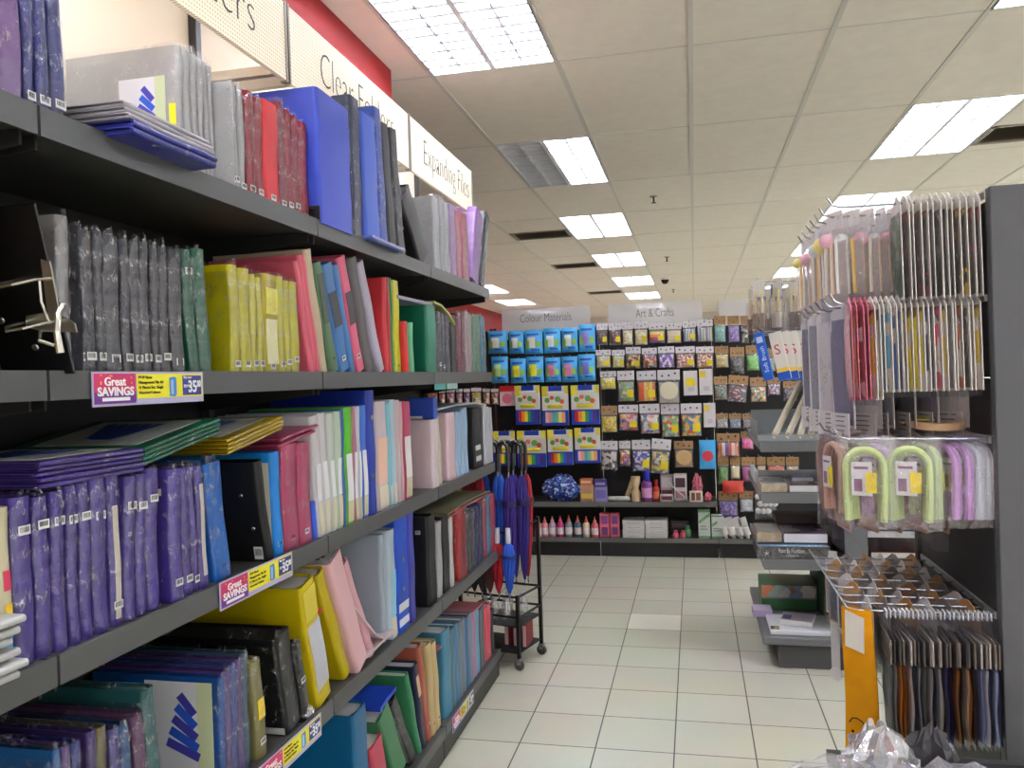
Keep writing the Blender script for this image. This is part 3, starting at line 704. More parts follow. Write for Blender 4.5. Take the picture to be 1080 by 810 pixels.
RUN(3, [493.5,496.5,499.5,502.5], (537,536), (84,84,82), '{o} grey wrapped file right of the red one, fourth shelf', group='grey wrapped files on the fourth shelf', tag=None)
RUN(3, [503,507,511], (536,533), (46,50,110), '{o} navy wrapped file near the end of the fourth shelf', tag=None)
L(3, 511.5, 515, (None, 528), (214,110,120), 'pink wrapped file right of the navy ones, fourth shelf', tag=None)
L(3, 515.5, 519, (None, 524), (110,170,200), 'light blue wrapped file near the end of the fourth shelf', tag=None)
L(3, 519.5, 524, (None, 523), (206,70,100), 'rose wrapped file, last on the fourth shelf', tag=None)
# ---- base shelf
L(4, 380, 394, (372,756), (16,100,140), 'teal folder leaning at the bottom frame edge', 'vinyl', Xf=-.985, D=.33)
L(4, 400, 412, (392,792), (196,80,100), 'dusty rose folder at the bottom frame edge', 'vinyl', D=.28)
L(4, 420, 432, (398,768), (70,130,90), 'green folder leaning between rose and black ones, base shelf', 'vinyl', D=.28)
L(4, 434, 441, (408,762), (30,30,34), 'black wrapped folder leaning on the base shelf', D=.28, bandface=[(-.03,-.004,.02,.2,(120,120,124))])
L(4, 443, 446, (429,714), (80,150,110), 'green textured expanding file on the base shelf', 'vinyl', 'expanding_file', 'file', D=.28, Xf=-.985)
L(4, 447, 451, (437,704), (44,46,74), 'dark navy lever arch with beige label, base shelf', 'vinyl', labels=[(.62,.86,(206,180,150))], D=.28)
L(4, 452, 456, (441,684), (176,100,80), 'terracotta box file with small label, base shelf', 'vinyl', tag=.05, D=.28)
wood = plain((214,190,140), .55, bump=(180.0,.2), mottle=.1)
RUN(4, [456.5,461,466], (682,682), (216,194,146), '{o} wood patterned cream box file on the base shelf', 'vinyl', lean=-6, group='cream box files on the base shelf', tag=.03)
L(4, 470, 478, (None, 668), (64,130,156), 'teal display book right of the cream box files', 'frosted', alpha=.05)
RUN(4, [478.5,482,485.5,489], (663,658), [(90,120,130),(70,130,170),(120,130,140)], '{o} blue-grey display book on the base shelf', 'frosted', alpha=.1)
RUN(4, [489.5,493,497,500.5], (656,650), [(130,140,150),(60,110,160),(140,150,160)], '{o} clear blue display book on the base shelf', 'frosted', alpha=.15)
RUN(4, [501,504,507], (648,644), [(190,140,170),(110,180,210)], '{o} pastel display book on the base shelf', 'frosted', alpha=.15)
RUN(4, [507.5,510,512.5], (643,640), (96,100,104), '{o} dark clear file near the end of the base shelf', 'frosted', alpha=.15)
L(4, 513, 519, (None, 642), (206,90,104), 'rose folder with barcode, near the end of the base shelf', 'vinyl', tag=.03)
L(4, 519.5, 522, (None, 645), (60,66,70), 'dark clear file, last on the base shelf', 'frosted', alpha=.1)
# ------------------------------------------------------------------ things lying on or in front of the upright files
def flat_file(x, y, z, col, label, W=.24, D=.3, t=.007, tilt=0, yaw=0, sheet=False, group=None, style='sleeved', near=True):
    """a file lying flat: its long side runs into the shelf, its near edge at y"""
    root = thing('file', label, 'file', (x, y+W*math.cos(tilt), z+W*math.sin(tilt)), (0, 0, 0), group)
    root.rotation_euler = (PI/2+tilt, 0, yaw)
    make_file(t, W, D, col, style, 1, root=root, flap=.004, tag=None)
    if sheet:      # printed sheet on the upper cover
        s = MB(); y0 = t+.0006
        s.box((-.26,y0,.02),(-.03,y0+.0008,.22)); s.mi = 1
        for k in range(5):
            M = Matrix.Translation((-.23+.03*k, 0, .05)) @ Matrix.Rotation(math.radians(22-9*k), 4, 'Y')
            s.box((0,y0+.0008,0),(.022,y0+.0014,.13), M)
        s.build('insert_sheet', [plain((176,178,170),.45), plain((44,70,150),.5)], root)
    return root
def flat_stack(n, x, y, z, col, labfmt, t=.007, tilt=0, yaw=0, group=None, sheet=True, **kw):
    for i in range(n):
        dz = (t+.0016)*i
        flat_file(x+R(-.003,.003), y-dz*math.sin(tilt)+R(-.003,.003), z+dz*math.cos(tilt), col, labfmt.replace('{o}', ('bottom','second','third','fourth','top')[i if i < n-1 else 4]), t=t, tilt=tilt, yaw=yaw+R(-.01,.01), group=group, sheet=sheet and i == n-1, **kw)
flat_stack(5, -.975, 1.04, 1.296, (94,70,164), '{o} purple file of the pile lying flat over the purple files', group='purple files lying flat')
flat_stack(4, -.975, 1.285, 1.305, (14,130,96), '{o} green file of the pile lying flat over the purple files', tilt=.17, group='green files lying flat')
flat_stack(4, -.975, 1.555, 1.298, (238,206,34), '{o} yellow file of the pile lying flat over the purple files', tilt=.16, group='yellow files lying flat')
for i, (y, z, tl) in enumerate([(1.80, 1.292, .12), (1.815, 1.306, .12)]):
    flat_file(-.978, y-.03, z, (222,96,136), ['lower','upper'][i]+' pink wrapped file lying over the upright pink ones', W=.2, tilt=tl, sheet=False, group='pink files lying flat')
for i in range(2): flat_file(-.905, 1.19+.004*i, 1.8735+i*.0125, (66,72,176), ['lower','upper'][i]+' blue wrapped file under the flat white pile on the top shelf', W=.245, t=.011, D=.31, group='blue files lying on the top shelf')
for i in range(3): flat_file(-.91-.004*i, 1.188, 1.899+i*.0105, (250,244,246), ['bottom','middle','top'][i]+' white wrapped file lying flat at the top shelf edge', W=.25, t=.009, D=.31, group='white files lying on the top shelf')
for i in range(6):
    flat_file(-.948+R(-.008,.012)-.003*i, .70+R(-.006,.01), 1.0355+i*.0155, (206,206,204), ['bottom','second lowest','third lowest','third highest','second highest','top'][i]+' silver-white folder lying at the left end of the third shelf', W=.275, t=.011, D=.3, style='vinyl', group='silver-white folders lying flat')
# black lever arch board with its chrome mechanism, leaning towards the camera
t = thing('lever_arch_file', 'black lever arch file leaning open with chrome mechanism at the left of the second shelf', 'file', (-.942, 1.088, SH[1]+.001), (math.radians(15), 0, 0))
blk = plain((16,16,18), .3, .5, coat=.3)
MB().bbox((-.31,-.004,0),(0,0,.262),.002).build('board', blk, t)
g = MB()
for k in range(15):
    g.box((-.3+.0118*k,-.0046,.012),(-.2988+.0118*k,-.004,.11)); 
for k in range(9): g.box((-.3,-.0046,.012+.012*k),(-.134,-.004,.0132+.012*k))
for k in range(12): g.box((-.3+.0118*k,-.0046,.175),(-.2988+.0118*k,-.004,.245))
for k in range(6): g.box((-.3,-.0046,.18+.012*k),(-.17,-.004,.1812+.012*k))
g.build('printed_grid', plain((90,100,120),.5), t); t.children[-1]['label'] = 'pale grid lines printed on the board'
chrome = plain((205,200,188), .25, metal=.9)
p = MB()
p.prism([(-.1,.078),(-.07,.07),(-.012,.066),(-.012,.08),(-.035,.095),(-.03,.175),(-.045,.18),(-.055,.1),(-.095,.096)], 0, .003, fn=lambda v: Vector((v.x,-.0045-v.z,v.y)))
p.v = [(x+.035, y, z) for x, y, z in p.v]; p.build('base_plate', chrome, t)
for zz in (.085, .15):
    MB().tube([(x+.035,y,z) for x,y,z in [(-.035,-.006,zz),(-.035,-.04,zz+.003),(-.055,-.06,zz),(-.085,-.06,zz-.003),(-.105,-.04,zz),(-.105,-.006,zz)]], .0022, 8).build('arch', chrome, t, True)
MB().tube([(x+.035,y,z) for x,y,z in [(-.035,-.03,.085),(-.035,-.036,.12),(-.035,-.03,.15)]], .002, 8).build('cross_bar', chrome, t, True)
lv = MB().tube([(x+.035,y,z) for x,y,z in [(-.02,-.012,.11),(-.012,-.035,.1),(-.008,-.05,.075),(-.006,-.055,.045)]], [.004,.0045,.005,.006], 8).build('lever', chrome, t, True)
MB().tube([(x+.035,y,z) for x,y,z in [(-.075,-.008,.07),(-.06,-.03,.06),(-.045,-.02,.05)]], .003, 8).build('spring', chrome, t, True)
for (x, z) in ((-.13,.19),(-.11,.09),(-.06,.045)):
    MB().lathe([(.003,0),(.006,0),(.005,.002)], 10, Matrix.Translation((x,-.004,z)) @ Matrix.Rotation(PI/2,4,'X')).build('rivet', chrome, t, True)
r_ = thing('file', 'yellow wrapped file with crumpled bag top behind the black lever arch file', 'file', (-.99, .93, SH[1]+.001))
make_file(.03, .262, .3, (236,186,30), 'sleeved', 1, root=r_, flap=.03)
# curled and slumped folders
def sheet_thing(name, label, cat, prof, x0, x1, th, mat, group=None, part='cover'):
    """a bent sheet: profile in (y, z) points, running from x0 to x1, thickness th upward"""
    yb, zb = prof[0]
    t = thing(name, label, cat, (x1, yb, min(z for y, z in prof)), group=group)
    zb = t.location.z
    n = len(prof); up = []
    for i, (y, z) in enumerate(prof):
        a = Vector(prof[max(i-1,0)]); b = Vector(prof[min(i+1,n-1)]); d = (b-a).normalized(); up.append((y-d.y*th, z+d.x*th))
    out = [(y-yb, z-zb) for y, z in prof]+[(y-yb, z-zb) for y, z in reversed(up)]
    vs = []
    for k in range(5):
        x = (x0-x1)*k/4
        for (y, z) in out: vs.append((x+R(-.001,.001), y, z+R(0,.0008)))
    m = len(out); fs = [(k*m+i, k*m+(i+1)%m, (k+1)*m+(i+1)%m, (k+1)*m+i) for k in range(4) for i in range(m)]
    for k in (0, 4):
        for i in range(n-1): fs.append((k*m+i, k*m+i+1, k*m+m-2-i, k*m+m-1-i))
    MB().add(vs, fs).build(part, mat, t, True)
    return t
c = sheet_thing('folder', 'pale pink translucent folder slumped and curled on the fourth shelf', 'folder', [(2.13,.83),(2.20,.77),(2.27,.71),(2.33,.66),(2.40,.63),(2.46,.625)], -1.25, -.975, .006, frosted((226,200,206), .2))
MB().prism([(-.01,-.19),(.06,-.207),(.2,-.2),(.3,-.198),(.3,-.194),(.2,-.194),(.06,-.2),(-.01,-.183)], 0, .26, 1, fn=lambda v: Vector((-v.z, v.x+.06, v.y+.205+.0))).build('back_cover', frosted((232,214,216), .2), c, True)
sheet_thing('folder', 'grey-lilac folder lying over the green expanding file', 'folder', [(2.62,1.727),(2.8,1.729),(3.0,1.733)], -1.28, -.98, .012, vinyl((150,146,168)))
sheet_thing('plastic_wallet', 'yellowish clear wallet drooping off the grey-lilac folder', 'wallet', [(3.003,1.744),(3.1,1.738),(3.2,1.712),(3.28,1.672)], -1.2, -.975, .008, frosted((206,204,130), .3))
t = thing('pencil_case', 'royal blue flat case on top of the translucent document box', 'case', (-.976, 2.955, z_at(-.976, 2.955, 443)+.004))
MB().bbox((-.11,0,0),(0,.05,.082),.004).build('body', plain((40,74,166),.4), t)
MB().bbox((-.1,-.001,.001),(-.045,.0,.012),.0004).build('label', plain((220,220,224),.5), t)
sheet_thing('plastic_wallet', 'clear wallets lying flat over the pale blue display books', 'wallet', [(3.03,1.325),(3.3,1.333),(3.6,1.33),(3.8,1.315)], -1.22, -.985, .008, frosted((200,208,220), .3))
sheet_thing('plastic_wallet', 'pale green wallet lying on top of the red and navy files', 'wallet', [(3.1,.895),(3.4,.905),(3.7,.9),(3.84,.89)], -1.25, -.99, .006, frosted((206,216,180), .65), 'wallets lying on the fourth shelf')
sheet_thing('plastic_wallet', 'pink wallet between the green wallet and the navy files', 'wallet', [(3.12,.884),(3.4,.892),(3.7,.888),(3.85,.876)], -1.24, -.985, .006, frosted((214,140,150), .5), 'wallets lying on the fourth shelf')
sheet_thing('folder', 'blue folder lying across the black and green files of the base shelf', 'folder', [(2.36,.415),(2.42,.425),(2.5,.43)], -1.27, -.985, .014, vinyl((50,84,190)))
sheet_thing('plastic_wallet', 'rose wallet lying over the far end of the base shelf', 'wallet', [(2.95,.405),(3.2,.41),(3.45,.405),(3.62,.4)], -1.28, -.99, .008, frosted((210,130,140), .3))
t = thing('slide_binder', 'red plastic slide bar lying over the yellow box files', 'slide bar', (-1.0, 1.95, .845))
MB().bbox((-.14,-.008,0),(.03,.008,.012),.003).build('bar', plain((196,40,44),.35), t)
def crumple(name, label, cat, loc, sx, sy, sz, mat, part='film', n=9, seed=1, parent=None):
    t = thing(name, label, cat, loc) if parent is None else parent
    rr = random.Random(seed); vs = []; fs = []
    for j in range(n+1):
        v = j/n
        for i in range(2*n):
            q = 2*PI*i/(2*n); k = math.sin(PI*(.06+.9*v))**.6*(1+rr.uniform(-.22,.22))
            vs.append((sx*k*math.cos(q), sy*k*math.sin(q), max(.0003, sz*v*(1+rr.uniform(-.12,.12)))))
    m = 2*n
    for j in range(n):
        for i in range(m): fs.append((j*m+i, j*m+(i+1)%m, (j+1)*m+(i+1)%m, (j+1)*m+i))
    fs.append(tuple(range(m-1,-1,-1))); fs.append(tuple(n*m+i for i in range(m)))
    MB().add(vs, fs).build(part, mat, t)
    return t
c_ = at_x(338, 736, -.985)
crumple('plastic_bag', 'crumpled clear bag on the fourth shelf beside the small black file', 'bag', (-.99, 1.86, SH[3]+.0005), .03, .03, .035, cello(.45, milk=.5))
t = thing('file', 'blue wrapped pack lying at the shelf edge before the black files, top shelf', 'pack', (-.965, 2.30, SH[0]+.0008))
MB().bbox((-.012,0,0),(.035,.27,.014),.005).build('body', wrapped((30,90,190)), t)
MB().bbox((-.014,-.004,-.0004),(.037,.275,.017),.005).build('plastic_sleeve', cello(.25), t)
for i, (a, b, cc) in enumerate([(459,471,(70,150,140)),(472,483,(150,176,172))]):
    y0, y1 = y_at(a, -.955, 1.42), y_at(b, -.955, 1.42)
    t = thing('shelf_label', ['teal','pale teal'][i]+' label strip hanging under the rail of the second shelf', 'label', (-.9585, y0, 1.408))
    MB().box((0,0,0),(.0015,y1-y0,.022)).build('strip', plain(cc,.5), t)
# ------------------------------------------------------------------ printed price cards on the shelf rails
def price_card(y0, z0, label, small=False, tilt=0.0, W=.305, Hh=.058):
    t = thing('price_card', label, 'price card', (-.957, y0, z0), (0, -tilt, 0), 'price cards on the shelf rails')
    MB().box((0,0,0),(.0016,W,Hh)).build('card', plain((176,170,200),.35), t)
    b = MB(); b.box((.0016,.004,.004),(.0022,W*.345,Hh-.003)); b.mi = 1; b.box((.0016,.004,.004),(.0023,W*.345,Hh*.4)); b.mi = 2
    for k in range(9):
        yy = R(.008,W*.33); zz = Hh-.004-R(.002,.02); b.box((.0022,yy,zz),(.0026,yy+.003,zz+.003))
    b.build('banner', [plain((196,50,96),.4), plain((110,50,140),.4), plain((240,150,90),.4)], t)
    MB().box((.0016,W*.355,.011),(.0022,W*.985,Hh-.004)).build('product_panel', plain((232,222,40),.4), t)
    MB().box((.0022,W*.78,.0135),(.0028,W*.975,Hh-.007)).build('price_panel', plain((52,56,130),.4), t)
    wt = plain((244,244,244),.5)
    text('Great', .02, wt, t, (.0028, W*.09, Hh*.6), FACE_X, width=W*.17, bold=.0004)
    text('SAVINGS', .02, wt, t, (.0028, W*.035, Hh*.31), FACE_X, width=W*.29, bold=.0006)
    MB().box((.0024,W*.07,Hh*.15),(.003,W*.29,Hh*.25)).build('ribbon', wt, t)
    for k, s in enumerate(['POP Basic', 'Management File A4', '11 Pieces Set, Single', 'Assorted Colours']):
        text(s, .0075, ink, t, (.0028, W*.37, Hh*(.79-.155*k)), FACE_X, width=W*(.12,.22,.22,.19)[k])
    p = MB()
    p.prism([(0,0),(.016,-.001),(.021,.004),(.02,.034),(.015,.036),(0,.034)], 0, .0006, fn=lambda v: Vector((.0024+v.z, W*.65+v.x, .013+v.y)))
    p.mi = 1; p.prism([(.003,.003),(.011,.003),(.011,.03),(.003,.03)], 0, .0003, fn=lambda v: Vector((.0031+v.z, W*.65+v.x, .013+v.y)))
    p.build('product_picture', [plain((70,130,196),.4), plain((150,190,224),.4)], t)
    text('RM', .009, wt, t, (.0034, W*.79, Hh*.48), FACE_X, width=W*.05)
    text('35', .032, wt, t, (.0034, W*.835, Hh*.33), FACE_X, width=W*.085, bold=.0006)
    text('.00', .018, wt, t, (.0034, W*.92, Hh*.5), FACE_X, width=W*.045, bold=.0003)
    text('Buy now', .007, wt, t, (.0034, W*.79, Hh*.78), FACE_X, width=W*.08)
    return t
price_card(1.136, 1.416, 'printed savings price card on the second shelf rail, under the grey files')
price_card(1.474, .986, 'printed savings price card on the third shelf rail, above the yellow box file')
price_card(1.595, .548, 'printed price card cut by the bottom frame edge, fourth shelf rail')
price_card(3.0, .072, 'yellow and white price card on the base shelf rail')
# ------------------------------------------------------------------ craft display across the end of the aisle
YF, YBK = 6.45, 6.83
S0 = at_y(632,535,YF).x; S1 = at_y(757,535,YF).x; WB = S1-S0
ZU, ZL = at_y(695,530.5,YF).z, at_y(695,568.5,YF).z
black_board = plain((44,42,42), .6, .3, mottle=.06)
far_lab = ['dark craft display bay hidden mostly behind the left shelving', 'dark craft display bay with the blue pouches and colour pencil packs', 'dark craft display bay with white topped craft packs under the Art and Crafts sign', 'dark craft display bay with kraft topped packs behind the right shelves']
for k in range(-1, 3):
    x0 = S0+WB*(k-1)
    t = thing('craft_display_bay', far_lab[k+1], 'shelving', (x0, YBK, 0), group='craft display at the end of the aisle')
    MB().box((.002,0,.05),(WB-.002,.012,1.86)).build('back_board', black_board, t)
    for xx in (.004, WB-.026): MB().box((xx,-.006,0),(xx+.022,0,1.88)).build('upright', plain((46,46,46),.5), t)
    D = YBK-YF
    for zz in ([ZU, ZL] if k < 2 else [ZL]):
        s = MB().box((.003,-D+.006,zz-.022),(WB-.003,-.008,zz)).build('shelf', plain((76,74,72),.45), t)
        MB().box((.003,-D,zz-.032),(WB-.003,-D+.006,zz+.006)).build('price_rail', plain((104,102,98),.45), s)
    MB().box((.003,-D+.02,0),(WB-.003,-D+.03,ZL-.025)).build('kick_plate', plain((34,34,35),.5), t)
# acrylic signs above the display
acr = frosted((246,242,238), .28)
for (x0, x1, y0, y1, s, tx0, tx1, lab) in [(529,623,327,349,'Colour Materials',549,603,'translucent white sign reading Colour Materials above the blue pouches'), (641,741,321,345,'Art & Crafts',671,711,'translucent white sign reading Art & Crafts above the craft packs'), (757,850,317,341,'Art & Crafts',792,835,'translucent white sign at the right, its lettering half hidden by hanging brushes')]:
    a, b = at_y(x0,y0,6.75), at_y(x1,y1,6.75); a2 = at_y(x0,y1,6.75)
    t = thing('hanging_sign', lab, 'sign', (a.x, 6.75, a2.z-.02), group='acrylic signs over the craft display')
    hz = a.z-a2.z+.02; wx = b.x-a.x
    MB().bbox((0,-.003,0),(wx,.003,hz),.001).build('board', acr, t)
    c, d = at_y(tx0,y1,6.745).x-a.x, at_y(tx1,y1,6.745).x-a.x
    text(s, .1, plain((96,92,98),.5), t, (c,-.0036,hz*.42), FACE_Y, width=d-c, bold=-.0012)
    for xx in (.03, wx-.04): MB().box((xx,-.004,-.06),(xx+.02,.004,.02)).build('stem', plain((190,190,190),.4), t)
# peg hooks and what hangs on them
hk_mat = plain((170,170,168), .3, metal=.8)
hook_proto = None
def hook(x, z, lab):
    global hook_proto
    for a_, b_ in ((' on the left of its twin', ' (left twin)'), (' on the right of its twin', ' (right twin)'), ('blue and white ', ''), (' with yellow corners', '')):
        if len(lab.split()) > 16: lab = lab.replace(a_, b_)
    if len(lab.split()) > 16: lab = ' '.join(w for w in lab.split() if w not in ('the', 'and', 'with', 'small'))
    if hook_proto is None:
        hook_proto = MB().tube([(0,0,0),(0,-.29,0),(0,-.3,.004),(0,-.318,.022)], .0022, 6).build('peg_hook', hk_mat, None, True); o = hook_proto
    else: o = hook_proto.copy(); COL.objects.link(o)
    o.location = (x, YBK-.001, z); tag(o, lab, 'hook', 'peg hooks of the craft display'); return o
def pillow(w, h, d, z0, n=8, bottom=.35, edge=.002):
    """front/back bulging bag between z0 and z0+h, width w, depth d; fuller towards the bottom"""
    def fn(front):
        def f(u, v):
            k = (1-abs(2*u-1)**2.6)*(min(1, v/.12)**.6)*(min(1, (1-v)/.45)**.8)
            x = (u-.5)*w*(1-.04*math.sin(PI*v)); y = (edge+d*.5*k)*(-1 if front else 1)
            return Vector((x, y, z0+h*v))
        return f
    m = MB(); m.grid(n, n, fn(True)); m.grid(n, n, fn(False)); return m
HOOKN = [0]
def hang(x0, x1, y0, y1, Y=6.53):
    a, b = at_y(x0, y0, Y), at_y(x1, y1, Y); c = at_y((x0+x1)/2, y0, Y)
    return (a.x+b.x)/2, c.z, abs(b.x-a.x), c.z-at_y((x0+x1)/2, y1, Y).z
white_card = plain((228,222,224), .5, bump=(120,.1)); kraft = plain((164,128,88), .7, bump=(120,.2), mottle=.08)
price_y = plain((240,214,40), .45); clear_bag = cello(.16, milk=.1, scale=60.0)
def header_pack(box, label, fill, head='white', sticker=True, hh=.3, depth=.028, tilt=0.0, group=None, Y=6.53, content='cells', dots=True):
    x, z, w, h = hang(*box, Y=Y); w *= 1.03
    t = thing('craft_pack', label, 'craft pack', (x, Y, z), (0, tilt, 0), group or 'craft packs with header cards')
    H = h*hh
    c = MB(); c.bbox((-w/2,-.0015,-H),(w/2,.0015,0),.0007)
    c.mi = 1
    if dots:
        for k in range(3): 
            q = -w*.3+w*.3*k; c.lathe([(.001,0),(w*.05,0),(w*.05,.0008)], 8, Matrix.Translation((q+R(-.004,.004),-.0014,-H*R(.3,.7))) @ Matrix.Rotation(PI/2,4,'X'))
    c.build('header_card', [white_card if head == 'white' else kraft, plain((96,70,120),.5) if head == 'white' else plain((70,50,34),.6)], t)
    pillow(w*.86, (h-H)*.86, depth, -h+.006).build('contents', fill, t, True)
    pillow(w*.98, h-H*.9, depth+.008, -h, edge=.003).build('clear_bag', clear_bag, t, True)
    if sticker: MB().bbox((w*.06,-depth*.5-.008,-h*.86),(w*.42,-depth*.5-.0055,-h*.62),.001).build('price_sticker', price_y, t)
    HOOKN[0] += 1
    hook(x, z-.012, 'hook of the '+label.replace('headed pack of ','pack, '))
    return t
# blue clay pouches, two rows of six
blue_p = plain((70,172,232), .4, .5, bump=(40,.3), coat=.3)
rowA = [(515,535,349,373),(537,552.5,349,373),(553.5,572.5,348,373.5),(573.5,591.5,346,372.5),(592.5,609.5,345.5,371.5),(610.5,628,342,371)]
rowB = [(518.5,536,376,404),(538.5,555,378,404),(555.5,573.5,376,403.5),(575,591.5,377,403),(592.5,609.5,376,403),(610,628,373.5,402)]
capA = [(236,236,224),(236,236,224),(238,236,220),(236,240,236),(236,238,226),(150,130,200)]
capB = [(196,226,140),(236,222,40),(236,226,60),(226,130,150),(230,130,160),(110,110,200)]
cap_names_B = ['green','yellow','bright yellow','pink','rose pink','violet']
for ri, (row, caps) in enumerate(((rowA, capA), (rowB, capB))):
    for i, b in enumerate(row):
        x, z, w, h = hang(*b, Y=6.5)
        lab = ('%s blue clay pouch from the left in the upper row' % ORD[i]) if ri == 0 else ('blue clay pouch with %s centre panel, %s of the lower row' % (cap_names_B[i], ORD[i]))
        t = thing('clay_pouch', lab, 'pouch', (x, 6.5, z), group='blue clay pouches')
        w *= 1.06
        pillow(w, h, .075, -h, 10).build('pouch', blue_p, t, True)
        p = MB(); zz = -h*.75
        for (u0, u1, v0, v1, mi) in ((-.3,.12,.0,.45,0),(-.42,-.22,-.02,.3,1),(.16,.4,.05,.28,1),(-.36,.3,.52,.6,2),(-.1,.34,-.12,-.04,2)):
            p.mi = mi
            nx, nv = 3, 3; vs = []
            for j in range(nv+1):
                for ii in range(nx+1):
                    u = u0+(u1-u0)*ii/nx; v = (zz+h*(v0+(v1-v0)*j/nv)+h)/h
                    k = (1-abs(2*u)**2.6)*(min(1, v/.12)**.6)*(min(1, (1-v)/.45)**.8)
                    vs.append((u*w, -(.002+.0375*k)-.0015-.0004*mi, -h+h*v))
            p.add(vs, [(j*4+ii, j*4+ii+1, j*4+ii+5, j*4+ii+4) for j in range(3) for ii in range(3)])
        p.build('printed_panel', [plain(caps[i],.4), plain((150,190,70),.4), plain((40,90,180),.4)], t)
        hook(x, z-.01, 'hook of the '+lab)
x, z, w, h = hang(737,755.5,464,494.5, Y=6.52)
t = thing('clay_pouch', 'single sky blue pouch with a red picture, low on the craft display', 'pouch', (x, 6.52, z))
pillow(w, h, .03, -h, 8).build('pouch', blue_p, t, True)
MB().lathe([(.001,0),(w*.34,0),(w*.34,.002)], 12, Matrix.Translation((0,-.019,-h*.55)) @ Matrix.Rotation(PI/2,4,'X')).build('picture', plain((220,70,80),.4), t)
hook(x, z-.01, 'peg hook carrying the single sky blue pouch')
# colour pencil packs
rowC = [(543.5,570.5,406.5,447.5),(571.5,600.5,407,448.5),(602,633,406,447.5)]
rowD = [(520.5,544,454.5,491),(545.5,577,454,492.5),(577.5,605,453,490.5),(606,634,451,488)]
sets = [[(214,40,40),(240,140,30),(244,220,50),(60,160,70),(40,90,190),(90,50,130)], [(240,180,170),(230,150,150),(90,180,170),(130,200,160),(244,220,120),(240,160,120)]]
for ri, row in enumerate((rowC, rowD)):
    for i, b in enumerate(row):
        x, z, w, h = hang(*b, Y=6.5); w *= 1.0
        pastel = (ri, i) in ((0,1),(1,3))
        lab = 'blue and white %scrayon pack with yellow corners, %s of the %s row' % ('pastel ' if pastel else '', ORD[i], 'upper' if ri == 0 else 'lower')
        t = thing('crayon_pack', lab, 'crayon pack', (x, 6.5, z), group='blue and white crayon packs')
        c = MB(); c.bbox((-w/2,-.02,-h),(w/2,.0,-.001),.002); c.build('carton', plain((232,228,220),.4), t)
        p = MB()
        p.box((-w*.5,-.0212,-h),(w*.5,-.0202,-h*.62)); p.box((-w*.24,-.0212,-h*.13),(w*.26,-.0202,-.001)); p.mi = 1
        p.box((-w*.5,-.0210,-h*.26),(-w*.26,-.0201,-.002)); p.box((w*.36,-.0210,-h*.2),(w*.5,-.0201,-.002))
        for (u, v, r_) in ((-.3,.36,.1),(-.12,.3,.08),(.1,.34,.11),(.26,.4,.09)):
            p.mi = 3 if u in (-.12,.26) else 4
            p.lathe([(.0005,0),(w*r_,0),(w*r_,.0005)], 10, Matrix.Translation((w*u,-.0203,-h*v)) @ Matrix.Rotation(PI/2,4,'X'))
        p.mi = 2; p.box((-w*.32,-.0214,-h*.17),(w*.34,-.0204,-h*.14))
        p.build('printed_panel', [plain((34,64,170),.35), plain((238,220,60),.4), plain((240,240,240),.4), plain((214,90,60),.4), plain((110,170,80),.4)], t)
        MB().lathe([(.004,-w*.3),(.013,-w*.27),(.014,w*.25),(.006,w*.3)], 10, Matrix.Translation((0,-.024,-h*.52)) @ Matrix.Rotation(PI/2,4,'Y'), sy=.5).build('crayon_picture', plain((240,226,40),.35), t, True)
        q = MB()
        cs = sets[1] if pastel else sets[0]
        for k in range(6): q.mi = k; q.box((-w*.38+w*.126*k,-.0225,-h*.93),(-w*.38+w*.126*(k+1)-.0008,-.0213,-h*.66))
        q.build('crayon_row', [plain(cc,.4) for cc in cs], t)
        hook(x, z-.01, 'hook of the '+lab)
